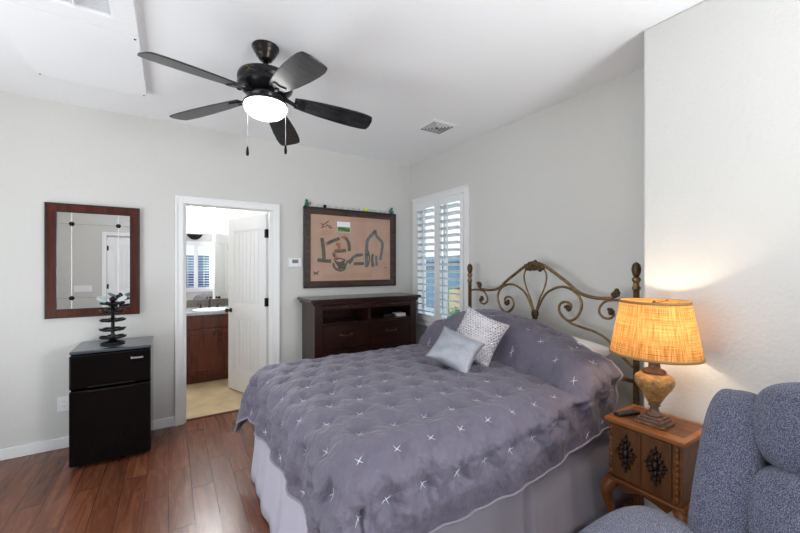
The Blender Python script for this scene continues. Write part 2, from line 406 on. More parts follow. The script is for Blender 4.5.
b.box(DX0+0.012, DX0+0.024, YA+0.03, YA+0.07, 0, DZ-0.012); b.box(DX1-0.024, DX1-0.012, YA+0.03, YA+0.07, 0, DZ-0.012)
struct(b.build('trim_jamb', 'trim', bevel=0.002))

def door(name, hx, hy, ang, w=0.755, h=2.0, flip=1, lever=True):
    """leaf in local axes: hinge at origin, leaf runs along +x"""
    root = bpy.data.objects.new(name, None); COL.objects.link(root); root.location = (hx, hy, 0); root['kind'] = 'structure'
    o = Vector((hx, hy, 0)); T = Matrix.Translation(o)
    b = MB(); t = 0.0175
    st = 0.115
    b.box(0.004, st, -t, t, 0.012, h, T); b.box(w-st, w, -t, t, 0.012, h, T)
    for z0, z1 in ((0.012, 0.24), (0.86, 1.0), (h-0.15, h)): b.box(st, w-st, -t, t, z0, z1, T)
    for z0, z1 in ((0.24, 0.86), (1.0, h-0.15)):
        b.box(st, w-st, -0.006, 0.006, z0, z1, T)
        for sg in (-1, 1):
            for (xa, xb, za, zb) in ((st, st+0.014, z0, z1), (w-st-0.014, w-st, z0, z1), (st, w-st, z0, z0+0.014), (st, w-st, z1-0.014, z1)):
                b.box(xa, xb, min(sg*0.006, sg*0.013), max(sg*0.006, sg*0.013), za, zb, T)
            nb = 6; x0 = st+0.035; x1 = w-st-0.035; bw = (x1-x0)/nb
            for i in range(nb):
                b.box(x0+i*bw+0.004, x0+(i+1)*bw-0.004, min(sg*0.006, sg*0.012), max(sg*0.006, sg*0.012), z0+0.035, z1-0.035, T)
    b.build('door_leaf', 'trim', root, bevel=0.002)
    for z in (0.25, 1.06, 1.79):
        b = MB(); b.box(-0.003, 0.0042, -t, t+0.012, z-0.045, z+0.045, T); b.box(0.0, 0.030, t, t+0.003, z-0.045, z+0.045, T); b.lathe([(0.008, -0.048), (0.008, 0.048)], (hx-0.003, hy-flip*0.018, z), 10)
        b.build('hinge', 'blackm', root)
    b = MB()
    for sg in (-1, 1):
        Q = T @ Matrix.Translation((w-0.06, sg*t, 0.93)) @ Matrix.Rotation(-sg*PI/2, 4, 'X')
        b.lathe([(0.0, 0.001), (0.028, 0.001), (0.028, 0.006), (0.012, 0.01), (0.011, 0.03), (0.02, 0.036), (0.027, 0.05), (0.024, 0.062), (0, 0.066)], (0, 0, 0), 18, Q)
    b.build('door_knob', 'bronze', root)
    root.rotation_euler = (0, 0, math.radians(ang)); return root
door('door_1', DX1-0.016, 3.997, 112.0, flip=1)
door('door_2', RD[0], YR-0.03, 0, flip=-1)
casing('trim_rear_door', RD[0], RD[1], RD[3], YR, 1)
b = MB(); b.box(RD[0], RD[1], YR-0.12, YR-0.06, 0, RD[3]); struct(b.build('trim_rear_jamb', 'trim'))

# shuttered windows. local: x across, y out of room, z up; M maps to world
def window(name, O, ex, ey, w, z0, z1, out=0.06, tilt=12, n=17, shutters=True):
    """O = lower-left inner corner on the wall face (z=0), ex along wall, ey outward"""
    root = bpy.data.objects.new(name, None); COL.objects.link(root); root.location = (O[0], O[1], 0); root['kind'] = 'structure'
    T = frameM((O[0], O[1], 0), ex, ey, (0, 0, 1))
    cw = 0.062
    b = MB()
    b.box(-cw, 0, -0.022, 0.0, z0-cw, z1+cw, T); b.box(w, w+cw, -0.022, 0, z0-cw, z1+cw, T)
    b.box(0, w, -0.022, 0, z1, z1+cw, T); b.box(0, w, -0.022, 0, z0-cw, z0, T)
    b.box(-cw-0.012, w+cw+0.012, -0.032, -0.022, z1+cw-0.015, z1+cw+0.006, T)
    for xa, xb, za, zb in ((0, 0.02, z0, z1), (w-0.02, w, z0, z1), (0, w, z0, z0+0.02), (0, w, z1-0.02, z1)): b.box(xa, xb, 0, 0.115, za, zb, T)
    for xa, xb, za, zb in ((0.02, 0.055, z0+0.02, z1-0.02), (w-0.055, w-0.02, z0+0.02, z1-0.02), (w/2-0.02, w/2+0.02, z0+0.02, z1-0.02)): b.box(xa, xb, 0.075, 0.1, za, zb, T)
    b.build('window_frame', 'trim', root, bevel=0.003)
    g = MB(); g.faces([(0.02, 0.088, z0+0.02), (w-0.02, 0.088, z0+0.02), (w-0.02, 0.088, z1-0.02), (0.02, 0.088, z1-0.02)], [(0, 1, 2, 3)], False, T)
    g.build('window_pane', 'glass', root)
    if shutters:
        for k in range(2):
            xa = 0.006+k*(w/2-0.002); xb = xa+w/2-0.010
            b = MB(); st = 0.05; rt = 0.075
            ya, yb = -0.03, 0.0
            b.box(xa, xa+st, ya, yb, z0+0.004, z1-0.004, T); b.box(xb-st, xb, ya, yb, z0+0.004, z1-0.004, T)
            b.box(xa+st, xb-st, ya, yb, z0+0.004, z0+rt, T); b.box(xa+st, xb-st, ya, yb, z1-rt, z1-0.004, T)
            p = b.build('shutter_frame', 'trim', root, bevel=0.003)
            l = MB(); zz0, zz1 = z0+rt, z1-rt; pitch = (zz1-zz0)/n
            for i in range(n):
                zc = zz0+pitch*(i+0.5); hw = 0.043
                Q = T @ Matrix.Translation(((xa+xb)/2, -0.015, zc)) @ Matrix.Rotation(math.radians(tilt), 4, 'X')
                L2 = (xb-xa)/2-st-0.002
                prof = [(-hw, 0), (-hw*0.6, 0.0042), (0, 0.0055), (hw*0.6, 0.0042), (hw, 0), (hw*0.6, -0.0042), (0, -0.0055), (-hw*0.6, -0.0042)]
                vs = [(-L2, y, z) for y, z in prof]+[(L2, y, z) for y, z in prof]
                l.faces(vs, [tuple(range(8)), tuple(reversed(range(8, 16)))]+[(j, (j+1) % 8, 8+(j+1) % 8, 8+j) for j in range(8)], True, Q)
            l.build('louvers', 'trim', p)
            r = MB(); xm = (xa+xb)/2; r.box(xm-0.006, xm+0.006, -0.066, -0.054, zz0+0.03, zz1-0.02, T); r.build('tilt_rod', 'trim', p)
    return root
window('window_1', (XB, WY1), (0, -1, 0), (1, 0, 0), WY1-WY0, WZ0, WZ1, tilt=-20, n=16)
window('window_2', (RW[1], YR), (-1, 0, 0), (0, -1, 0), RW[1]-RW[0], RW[2], RW[3], tilt=-6, n=16)
window('window_3', (RW2[1], YR), (-1, 0, 0), (0, -1, 0), RW2[1]-RW2[0], RW2[2], RW2[3], shutters=False)
# unseen door frame in the left wall, added for the side fill
b = MB()
for ya, yb in ((0.6, 0.66), (1.77, 1.83), (2.94, 3.0)): b.box(XL-0.07, XL-0.01, ya, yb, 0, 2.15)
for za, zb in ((0, 0.08), (2.09, 2.15)): b.box(XL-0.07, XL-0.01, 0.6, 3.0, za, zb)
struct(b.build('added_side_door', 'trim', bevel=0.003))

# ceiling items: attic panel and return grille
pa = thing('attic_panel', 'large flat white access panel screwed to the ceiling over the door wall side', 'ceiling panel', (-0.46, 2.95, H-0.05))
b = MB(); b.box(-0.735, -0.149, 2.432, 3.25, H-0.05, H-0.001); b.build('panel_board', 'panel', pa, bevel=0.002)
for px_, py_ in ((-0.717, 3.23), (-0.167, 3.23), (-0.167, 2.46), (-0.717, 2.46)):
    b = MB(); b.lathe([(0, -0.003), (0.006, -0.002), (0.006, 0)], (px_, py_, H-0.05), 10); b.build('screw', 'ventgrey', pa)
gv = thing('return_air_grille', 'white louvered return air grille on the ceiling next to the access panel', 'ceiling grille', (-0.46, 2.1, H-0.05))
b = MB()
x0, x1, y0, y1 = -0.735, -0.149, 1.80, 2.427
gx0, gx1, gy1 = -0.64, -0.25, 2.31
b.box(x0, x1, gy1, y1, H-0.05, H-0.001); b.box(x0, gx0, y0, gy1, H-0.05, H-0.001); b.box(gx1, x1, y0, gy1, H-0.05, H-0.001); b.box(gx0, gx1, y0, y0+0.05, H-0.05, H-0.001)
b.box(-0.530, -0.522, y0+0.05, gy1, H-0.048, H-0.001); b.box(-0.396, -0.388, y0+0.05, gy1, H-0.048, H-0.001)
b.build('grille_frame', 'panel', gv, bevel=0.002)
b = MB()
for i in range(32):
    y = y0+0.054+i*0.0138
    for xa, xb in ((gx0, -0.530), (-0.522, -0.396), (-0.388, gx1)):
        b.faces([(xa, y+0.010, H-0.034), (xb, y+0.010, H-0.034), (xb, y, H-0.045), (xa, y, H-0.045), (xa, y+0.0112, H-0.034), (xb, y+0.0112, H-0.034), (xb, y+0.0012, H-0.045), (xa, y+0.0012, H-0.045)],
                [(0, 1, 2, 3), (7, 6, 5, 4), (0, 3, 7, 4), (1, 5, 6, 2), (3, 2, 6, 7), (0, 4, 5, 1)])
b.build('grille_louvers', 'panel', gv)
# supply vent near the window corner
cv = thing('ceiling_vent', 'small square white air vent with dark slots on the ceiling by the window corner', 'ceiling vent', (2.09, 2.66, H-0.012))
b = MB(); b.box(1.95, 2.24, 2.52, 2.80, H-0.006, H-0.001); b.build('vent_plate', 'panel', cv, bevel=0.002)
b = MB(); b.box(1.975, 2.215, 2.545, 2.775, H-0.0068, H-0.0058); b.build('vent_shade_sheet', 'ventgrey', cv)  # flat dark sheet stands for the shade behind the vanes
b = MB()
for i in range(5):
    d = 0.118-i*0.023
    th = 0.0045
    for sx, sy in ((1, 0), (-1, 0), (0, 1), (0, -1)):
        cx, cy = 2.095+sx*d, 2.66+sy*d*0.95
        a = 0.0018 if sx+sy > 0 else 0.005
        if sx: b.box(cx-a, cx+a, 2.66-d*0.95, 2.66+d*0.95, H-0.0095, H-0.0068)
        else: b.box(2.095-d, 2.095+d, cy-a, cy+a, H-0.0095, H-0.0068)
b.build('vent_vanes', 'panel', cv)

# ================================================================== outside
struct(MB().box(XB+0.12, 14, -8, 14, -0.35, -0.15).build('ground_side', 'concrete'))
struct(MB().box(-6, 9, -14, YR-0.12, -0.35, -0.15).build('ground_rear', 'concrete'))
t = tag(MB().box(6.2, 6.4, 2, 7.35, -0.15, 0.83).build('block_wall', 'blockwall'), 'low tan block wall in the yard seen through the shuttered window', 'garden wall')
nh = thing('neighbour_house', 'blue grey house across the yard seen through the shuttered window', 'house', (10.5, 8, -0.15))
b = MB(); b.box(8.5, 12.5, 2, 14.0, -0.15, 1.62)
b.build('house_wall', 'siding', nh)
b = MB(); b.faces([(8.2, 1.7, 1.62), (8.2, 14.3, 1.62), (10.5, 8, 2.1), (12.8, 1.7, 1.62), (12.8, 14.3, 1.62)], [(0, 1, 2), (1, 4, 2), (4, 3, 2), (3, 0, 2), (0, 3, 4, 1)]); b.build('house_roof', 'roofing', nh)
def bush(c, r, label, seed):
    random.seed(seed); b = MB()
    b.sup(c, (r, r, r*1.1), 2, 8)
    for i in range(260):
        v = Vector((random.gauss(0, 1), random.gauss(0, 1), random.gauss(0, 1))).normalized()
        p = Vector(c)+Vector((v.x*r, v.y*r, v.z*r*1.1)); a = Vector((random.gauss(0, 1), random.gauss(0, 1), random.gauss(0, 1))).normalized()*0.09; e = v.cross(a).normalized()*0.05
        b.faces([p-a, p+e, p+a+v*0.05, p-e], [(0, 1, 2, 3)])
    return tag(b.build('shrub', 'shrub', smooth=False), label, 'shrub')
bush((5.5, 6.1, 0.15), 0.28, 'round green shrub in front of the block wall outside the window', 3)
bush((7.2, 8.1, 0.30), 0.45, 'wider leafy green bush beside the block wall outside the window', 4)
# car seen by reflection in the vanity mirror
cr = thing('parked_car', 'blue car parked outside the rear window, seen in the bathroom mirror', 'car', (0.7, -5.2, -0.15))
b = MB(); prof = [(-1.9, 0.25), (-1.85, 0.7), (-1.1, 0.85), (-0.6, 1.35), (0.7, 1.38), (1.35, 0.9), (1.9, 0.8), (1.95, 0.25)]
Q = frameM((0.7, -5.2, -0.15), (1, 0, 0), (0, 0, 1), (0, -1, 0)); b.prism(prof, -0.8, 0.8, Q); b.build('car_body', 'carblue', cr, bevel=0.06, bseg=3)
for x in (-1.2, 1.25):
    for y in (-0.72, 0.72):
        b = MB(); b.lathe([(0, -0.1), (0.32, -0.1), (0.32, 0.1), (0, 0.1)], (0, 0, 0), 20, Matrix.Translation((0.7+x, -5.2+y, 0.17)) @ Matrix.Rotation(PI/2, 4, 'X')); b.build('wheel', 'tyre', cr)
b = MB(); b.box(-6, 9, -9, -8.8, -0.15, 2.0); tag(b.build('garden_wall', 'siding'), 'long blue grey wall behind the parked car at the rear', 'garden wall')

# ================================================================== bathroom
vn = thing('bathroom_vanity', 'reddish brown wooden bathroom vanity cabinet beyond the open door', 'cabinet', (0.5, 5.35, 0))
vx0, vx1, vy0 = -0.88, 1.85, 5.04
b = MB(); b.box(vx0, vx1, vy0, BY1-0.002, 0.10, 0.845); b.box(vx0, vx1, vy0+0.07, BY1-0.002, 0, 0.10); b.build('cabinet_body', 'vanity', vn, bevel=0.002)
def raised(b, x0, x1, z0, z1, y, d=0.018):
    b.box(x0, x1, y-d, y-0.0005, z0, z1); b.box(x0+0.05, x1-0.05, y-d-0.004, y-d, z0+0.05, z1-0.05)
    e = 0.045
    for a in ((x0+e, x1-e, z0+e, z0+e+0.008), (x0+e, x1-e, z1-e-0.008, z1-e), (x0+e, x0+e+0.008, z0+e, z1-e), (x1-e-0.008, x1-e, z0+e, z1-e)):
        b.box(a[0], a[1], y-d-0.010, y-d, a[2], a[3])
for i, (xa, xb) in enumerate(((-0.82, -0.41), (-0.40, 0.06), (0.075, 0.483), (0.495, 0.905), (0.95, 1.36), (1.37, 1.80))):
    b = MB(); raised(b, xa, xb, 0.125, 0.665, vy0); d = b.build('cabinet_door', 'vanity', vn, bevel=0.003)
    hx = xb-0.03 if i % 2 == 0 else xa+0.03
    b = MB(); b.tube(spline([(hx, vy0-0.018, 0.56), (hx, vy0-0.042, 0.57), (hx, vy0-0.045, 0.60), (hx, vy0-0.042, 0.63), (hx, vy0-0.018, 0.64)]), 0.005, 8); b.build('door_pull', 'bronze', d)
for xa, xb in ((-0.82, 0.06), (0.075, 0.905), (0.95, 1.80)):
    b = MB(); b.box(xa, xb, vy0-0.018, vy0-0.0005, 0.685, 0.83); b.build('drawer_front', 'vanity', vn, bevel=0.004)
ct = MB(); ct.box(vx0-0.01, vx1+0.05, vy0-0.03, BY1-0.002, 0.846, 0.885)
tag(ct.build('vanity_countertop', 'granite', bevel=0.004), 'polished grey stone countertop on the bathroom vanity', 'countertop')
b = MB(); b.box(vx0-0.01, vx1+0.05, BY1-0.022, BY1-0.001, 0.886, 0.985); tag(b.build('backsplash', 'granited', bevel=0.002), 'dark brown grey stone backsplash strip under the vanity mirror', 'backsplash')
b = MB(); b.box(-0.5, 1.6, BY1-0.010, BY1-0.001, 0.990, 1.905); tag(b.build('vanity_mirror', 'mirror'), 'wide frameless bathroom mirror above the vanity', 'mirror')
fc = thing('bathroom_faucet', 'dark bronze two handle faucet on the vanity countertop', 'faucet', (0.44, 5.50, 0.885))
b = MB(); b.lathe([(0.024, 0), (0.022, 0.01), (0.013, 0.02), (0.013, 0.06)], (0.44, 5.5, 0.8855), 14)
b.tube(spline([(0.44, 5.5, 0.94), (0.44, 5.49, 0.99), (0.44, 5.45, 1.01), (0.44, 5.40, 1.0), (0.44, 5.38, 0.97)]), 0.010, 10); b.build('spout', 'bronze', fc)
for x in (0.34, 0.54):
    b = MB(); b.lathe([(0.022, 0), (0.02, 0.01), (0.012, 0.02), (0.014, 0.05), (0, 0.055)], (x, 5.5, 0.8855), 14); b.tube([(x, 5.5, 0.93), (x+(0.05 if x > 0.44 else -0.05), 5.49, 0.945)], 0.007, 8); b.build('faucet_handle', 'bronze', fc)
sk = MB(); sk.lathe([(0.0, 0.0006), (0.12, 0.0006), (0.205, 0.0006), (0.205, 0.003), (0.215, 0.0)], (0.44, 5.26, 0.8855), 30); tag(sk.build('sink_basin', 'white'), 'white oval sink set in the vanity countertop', 'sink')
vl = thing('vanity_light', 'gold bronze bar light with glowing glass shades above the bathroom mirror', 'wall light', (0.5, 5.6, 2.3))
b = MB(); b.box(0.02, 0.98, BY1-0.03, BY1-0.001, 2.30, 2.36); b.build('light_bar', 'bronzec', vl, bevel=0.006)
for x in (0.20, 0.40, 0.535, 0.80):
    b = MB(); b.tube(spline([(x, 5.62, 2.33), (x, 5.57, 2.30), (x, 5.53, 2.29)]), 0.008, 8); b.lathe([(0, -0.075), (0.008, -0.07), (0.014, -0.045), (0.03, -0.01), (0.036, 0.01), (0, 0.012)], (x, 5.53, 2.30), 16); b.build('lamp_holder', 'bronzec', vl)
    b = MB(); b.lathe([(0.03, 0.013), (0.045, 0.04), (0.052, 0.10), (0.062, 0.14), (0, 0.13)], (x, 5.53, 2.30), 20); b.build('glass_shade', 'vshade', vl)
l = bpy.data.lights.new('vanity_glow', 'POINT'); l.energy = 46; l.shadow_soft_size = 0.12; l.color = (0.93, 0.97, 1)
o = bpy.data.objects.new('vanity_glow', l); COL.objects.link(o); o.parent = vl; o.location = (-0.05, -0.25, 0.1)
bl = thing('bathroom_fill_light', 'unseen round white ceiling light added to brighten the bathroom', 'ceiling light', (0.3, 4.7, H-0.08))  # unseen lamp, added so the bathroom gets more light
b = MB(); b.lathe([(0, -0.08), (0.09, -0.07), (0.15, -0.03), (0.16, 0)], (0.3, 4.7, H), 28); b.build('fill_dome', 'vshade', bl)

# ================================================================== rear wall items (seen in the mirrors)
wc = thing('wall_clock', 'round dark rimmed wall clock hanging above the rear window', 'clock', (0.60, YR, 2.45))
Q = frameM((0.60, YR, 2.45), (1, 0, 0), (0, 0, -1), (0, 1, 0))
b = MB(); b.lathe([(0.17, 0.002), (0.17, 0.03), (0.20, 0.035), (0.21, 0.02), (0.21, 0.002)], (0, 0, 0), 40, Q, caps=False); b.build('clock_rim', 'bronze', wc)
b = MB(); b.lathe([(0, 0.003), (0.172, 0.003), (0.172, 0.006), (0, 0.006)], (0, 0, 0), 40, Q); b.build('clock_face', 'ventgrey', wc)
b = MB(); b.box(-0.004, 0.004, -0.12, 0.01, 0.007, 0.009, Q); b.box(-0.01, 0.08, -0.004, 0.004, 0.009, 0.011, Q); b.build('clock_hands', 'black', wc)
def switch_plate(name, label, cat, x, z, w, h, n, y, sg, kindp):
    t = thing(name, label, cat, (x, y, z))
    b = MB(); b.box(x-w/2, x+w/2, min(y, y+sg*0.006), max(y, y+sg*0.006), z-h/2, z+h/2); b.build('cover_plate', 'white', t, bevel=0.002)
    for i in range(n):
        if kindp == 'rocker':
            cx = x+(i-(n-1)/2)*w/n; b = MB(); b.box(cx-0.016, cx+0.016, min(y+sg*0.006, y+sg*0.010), max(y+sg*0.006, y+sg*0.010), z-0.033, z+0.033); b.build('rocker_switch', 'trim', t, bevel=0.002)
        else:
            cz = z+(i-(n-1)/2)*0.04; b = MB(); b.box(x-0.016, x+0.016, min(y+sg*0.006, y+sg*0.008), max(y+sg*0.006, y+sg*0.008), cz-0.014, cz+0.014); s_ = b.build('socket', 'trim', t, bevel=0.003)
            b = MB()
            for dx in (-0.006, 0.006): b.box(x+dx-0.001, x+dx+0.001, min(y+sg*0.008, y+sg*0.0085), max(y+sg*0.008, y+sg*0.0085), cz-0.005, cz+0.005)
            b.build('socket_slots', 'rubber', s_)
    return t
switch_plate('light_switch', 'white wide four switch plate on the rear wall reflected in the framed mirror', 'switch', -1.37, 1.03, 0.26, 0.12, 4, YR, 1, 'rocker')
switch_plate('wall_outlet', 'white electrical outlet low on the wall beside the black mini fridge', 'outlet', -0.72, 0.35, 0.075, 0.118, 2, YA, -1, 'outlet')

# thermostat
th = thing('thermostat', 'white thermostat with grey display on the wall beside the door casing', 'thermostat', (1.115, YA, 1.485))
b = MB(); b.box(1.045, 1.185, YA-0.022, YA, 1.435, 1.53); b.build('case', 'white', th, bevel=0.005)
b = MB(); b.box(1.083, 1.147, YA-0.0235, YA-0.0218, 1.475, 1.513); b.build('display', 'lcd', th)

# framed wall mirror
wm = thing('wall_mirror', 'rectangular wall mirror in a wide dark red brown wood frame', 'mirror', (-0.53, YA, 1.03))
b = MB(); x0, x1, z0, z1 = -0.824, -0.227, 1.034, 1.938; iw = 0.068
for a in ((x0, x1, z0, z0+iw), (x0, x1, z1-iw, z1), (x0, x0+iw, z0+iw, z1-iw), (x1-iw, x1, z0+iw, z1-iw)):
    b.box(a[0], a[1], YA-0.03, YA-0.001, a[2], a[3])
b.m(1)
e = 0.010
for a in ((x0, x1, z0, z0+e), (x0, x1, z1-e, z1), (x0, x0+e, z0, z1), (x1-e, x1, z0, z1)): b.box(a[0]-0.001, a[1]+0.001, YA-0.034, YA-0.0305, a[2]-0.001, a[3]+0.001)
xi0, xi1, zi0, zi1 = x0+iw, x1-iw, z0+iw, z1-iw
for a in ((xi0-e, xi1+e, zi0-e, zi0), (xi0-e, xi1+e, zi1, zi1+e), (xi0-e, xi0, zi0, zi1), (xi1, xi1+e, zi0, zi1)): b.box(a[0], a[1], YA-0.034, YA-0.0305, a[2], a[3])
b.build('frame', ['mframe', 'darkedge'], wm, bevel=0.0015)
b = MB(); b.box(xi0-0.004, xi1+0.004, YA-0.020, YA-0.014, zi0-0.004, zi1+0.004); b.build('mirror_glass', 'mirror', wm)
lx = (xi0+0.088, xi1-0.078); lz = (zi0+0.085, zi1-0.09)
for x in lx:
    b = MB(); b.box(x-0.0022, x+0.0022, YA-0.0215, YA-0.0202, zi0, zi1)
    for i in range(60): z = zi0+(i+0.5)*(zi1-zi0)/60; b.sup((x, YA-0.022, z), (0.0035, 0.002, 0.0045), 2, 2)
    b.build('beaded_strip', 'white', wm)
for z in lz:
    b = MB(); b.box(xi0, xi1, YA-0.0208, YA-0.0202, z-0.001, z+0.001); b.build('etched_line', 'lcd', wm)
    for x in lx:
        b = MB(); Q = frameM((x, YA-0.0215, z), (1, 0, 0), (0, 0, 1), (0, -1, 0)); b.lathe([(0, 0.012), (0.008, 0.010), (0.012, 0.004), (0.017, 0.003), (0.018, 0)], (0, 0, 0), 14, Q)
        b.build('rosette', 'blackm', wm)

# mini fridge
fr = thing('mini_fridge', 'glossy black two door mini fridge on the wood floor under the mirror', 'fridge', (-0.365, 3.6, 0))
x0, x1 = -0.60, -0.13
b = MB(); b.box(x0, x1, 3.405, 3.80, 0.025, 0.815); b.build('body', 'black', fr, bevel=0.004)
b = MB(); b.box(x0-0.003, x1+0.003, 3.375, 3.803, 0.816, 0.838); b.build('top_cover', 'topsheen', fr, bevel=0.005)
b = MB(); b.box(x0, x1, 3.35, 3.402, 0.575, 0.812); fd = b.build('freezer_door', 'black', fr, bevel=0.008, bseg=3)
b = MB(); b.box(x0, x1, 3.35, 3.402, 0.035, 0.562); rd = b.build('fridge_door', 'black', fr, bevel=0.008, bseg=3)
b = MB(); b.box(x0+0.10, x1-0.10, 3.346, 3.352, 0.548, 0.558); b.build('grip_recess', 'blackm', rd)
b = MB(); b.box(x0+0.10, x1-0.10, 3.346, 3.352, 0.58, 0.588); b.build('grip_recess', 'blackm', fd)
for x in (x0+0.05, x1-0.05):
    for y in (3.42, 3.77):
        b = MB(); b.lathe([(0.015, 0), (0.015, 0.025)], (x, y, 0), 10); b.build('foot', 'rubber', fr)
tx = bpy.data.curves.new('brand', 'FONT'); tx.body = 'Emerson'; tx.size = 0.021; tx.extrude = 0.0004; tx.align_x = 'CENTER'
to = bpy.data.objects.new('tmp', tx); COL.objects.link(to)
me = bpy.data.meshes.new_from_object(to); bpy.data.objects.remove(to)
lo = bpy.data.objects.new('logo', me); COL.objects.link(lo); me.materials.append(M['white']); lo.parent = fd
lo.location = Vector((-0.215, 3.3492, 0.752))-wloc(fd); lo.rotation_euler = (PI/2, 0, 0)

# tiered rack on the fridge
tr = thing('tiered_rack', 'black tiered metal rack with scalloped petal trays on top of the mini fridge', 'rack', (-0.385, 3.60, 0.838))
cx, cy, z0 = -0.385, 3.60, 0.838
b = MB(); b.lathe([(0.075, 0.0005), (0.08, 0.01), (0.06, 0.018), (0.03, 0.022), (0.018, 0.04), (0.012, 0.06), (0.012, 0.33), (0.020, 0.335), (0.022, 0.35), (0.010, 0.365), (0, 0.37)], (cx, cy, z0), 24); b.build('post', 'blackm', tr)
for i, (dz, rr) in enumerate(((0.045, 0.088), (0.105, 0.085), (0.178, 0.084), (0.25, 0.083), (0.31, 0.080))):
    b = MB()
    np_ = 7
    b.lathe([(0.012, -0.006), (0.036, -0.006), (0.036, 0.006), (0.012, 0.006)], (cx, cy, z0+dz), 16)
    for k in range(np_):
        a = 2*PI*k/np_+i*0.4; px_, py_ = cx+math.cos(a)*rr*0.68, cy+math.sin(a)*rr*0.68
        Qp = Matrix.Translation((px_, py_, z0+dz)) @ Matrix.Rotation(a, 4, 'Z') @ Matrix.Rotation(-0.18, 4, 'Y'); b.lathe([(0, -0.006), (0.022, -0.005), (0.032, 0.009), (0.0275, 0.010), (0.019, 0.001), (0, 0)], (0, 0, 0), 14, Qp)
        b.tube([(cx+math.cos(a)*0.012, cy+math.sin(a)*0.012, z0+dz), (px_, py_, z0+dz-0.002)], 0.006, 6)
    b.build('petal_tray', 'blackm', tr)
for a, tl in ((PI*1.05, 0.5), (-0.15, -0.45)):
    b = MB(); Q = Matrix.Translation((cx+math.cos(a)*0.062, cy+math.sin(a)*0.062-0.02, z0+0.350)) @ Matrix.Rotation(tl, 4, 'Y') @ Matrix.Rotation(0.5, 4, 'X')
    b.sup((0, 0, 0), (0.034, 0.03, 0.005), 3, 6, Q); tag(b.build('glass_dish', 'frost'), 'pale glass dish tilted on top of the tiered black rack, %s' % ('toward the open bathroom door' if tl < 0 else 'away from the bathroom door'), 'dish', 'glass dishes on the tiered rack')

# ================================================================== framed map and ornaments
pm = thing('framed_map', 'large tan illustrated course map in a dark wood frame above the dresser', 'picture', (1.79, YA, 1.215))
x0, x1, z0, z1 = 1.205, 2.362, 1.205, 2.09; fw = 0.075
b = MB()
for a in ((x0, x1, z0, z0+fw), (x0, x1, z1-fw, z1), (x0, x0+fw, z0+fw, z1-fw), (x1-fw, x1, z0+fw, z1-fw)): b.box(a[0], a[1], YA-0.032, YA-0.001, a[2], a[3])
b.m(1)
for a in ((x0, x1, z0, z0+0.018), (x0, x1, z1-0.018, z1), (x0, x0+0.018, z0, z1), (x1-0.018, x1, z0, z1)): b.box(a[0]-0.001, a[1]+0.001, YA-0.042, YA-0.0325, a[2]-0.001, a[3]+0.001)
b.build('frame', ['pframe', 'darkedge'], pm, bevel=0.003)
ix0, ix1, iz0, iz1 = x0+fw, x1-fw, z0+fw, z1-fw
PW, PH = ix1-ix0, iz1-iz0
Q = frameM((ix0, YA-0.0205, iz1), (1, 0, 0), (0, 0, -1), (0, -1, 0))
b = MB(); b.box(ix0-0.004, ix1+0.004, YA-0.020, YA-0.012, iz0-0.004, iz1+0.004)
def mp(x, y):
    u = (x-80)/428; top = 97+53*u; w_ = u; bot = 455-3*u; return ((u-0.17*u*(1-u))*PW, (y-top)/(bot-top)*PH)
def stroke(pts, w, mi, z=0.0004):
    pp = [(p.x, p.y) for p in spline([mp(*p)+(0,) for p in pts], 5)]
    if w < 0.015: b.m(mi); b.ribbon(pp, w, Q, z); return
    b.m(2); b.ribbon(pp, [w*(0.86+0.22*noise.noise(Vector((k*0.9, w*50, pts[0][0])))) for k in range(len(pp))], Q, z-0.00005)
    b.m(mi); b.ribbon(pp, [w*(0.70+0.28*noise.noise(Vector((k*0.9, w*50, pts[0][0])))) for k in range(len(pp))], Q, z)
    for k in range(1, len(pp)-1, 2): b.m(2 if k % 4 else 3); q0 = pp[k]; b.ribbon([(q0[0]-w*0.22, q0[1]-w*0.1), (q0[0]+w*0.2, q0[1]+w*0.14)], w*0.12, Q, z+0.00006)
G, D, O_, B_, F_ = 1, 2, 3, 4, 5
stroke([(145, 228), (150, 262), (154, 300), (156, 345)], 0.050, G); stroke([(120, 342), (150, 348), (196, 352)], 0.048, G, 0.0006)
stroke([(168, 262), (200, 248), (242, 234)], 0.044, G); stroke([(168, 262), (178, 258)], 0.03, O_, 0.0008); stroke([(262, 226), (280, 240), (292, 268), (294, 302)], 0.044, G)
stroke([(250, 230), (272, 228)], 0.034, O_, 0.0009); stroke([(222, 262), (238, 270), (236, 296)], 0.040, O_, 0.0005); stroke([(245, 255), (246, 285)], 0.012, O_, 0.0007)
stroke([(214, 300), (245, 300), (276, 298)], 0.044, G); stroke([(212, 302), (216, 325), (230, 345)], 0.042, O_, 0.0005); stroke([(205, 310), (215, 330)], 0.03, G, 0.0006)
for k in range(5): stroke([(215+6*k, 352+7*k), (240, 362+7*k), (268, 352+8*k)], 0.022, G if k % 2 else D, 0.0005+0.0001*k)
stroke([(206, 362), (216, 388), (245, 402), (268, 392), (276, 362)], 0.030, G, 0.0012); stroke([(210, 345), (240, 338), (272, 348)], 0.02, G, 0.0012)
stroke([(276, 358), (300, 352), (322, 330), (366, 322)], 0.040, B_); stroke([(290, 362), (308, 345)], 0.05, G, 0.0006); stroke([(318, 368), (372, 368)], 0.040, G); stroke([(330, 322), (362, 322)], 0.03, G, 0.0007)
stroke([(386, 388), (384, 340), (386, 290), (392, 245), (428, 208)], 0.045, B_); stroke([(376, 325), (398, 322)], 0.04, G, 0.0008); stroke([(430, 205), (440, 232), (466, 262), (466, 300), (456, 352)], 0.040, B_, 0.0006)
stroke([(428, 198), (431, 214)], 0.05, G, 0.0008); stroke([(418, 322), (414, 350), (418, 386)], 0.036, G, 0.0007); stroke([(435, 330), (438, 382)], 0.034, B_, 0.0008); stroke([(392, 300), (400, 340), (392, 380)], 0.02, G, 0.0009)
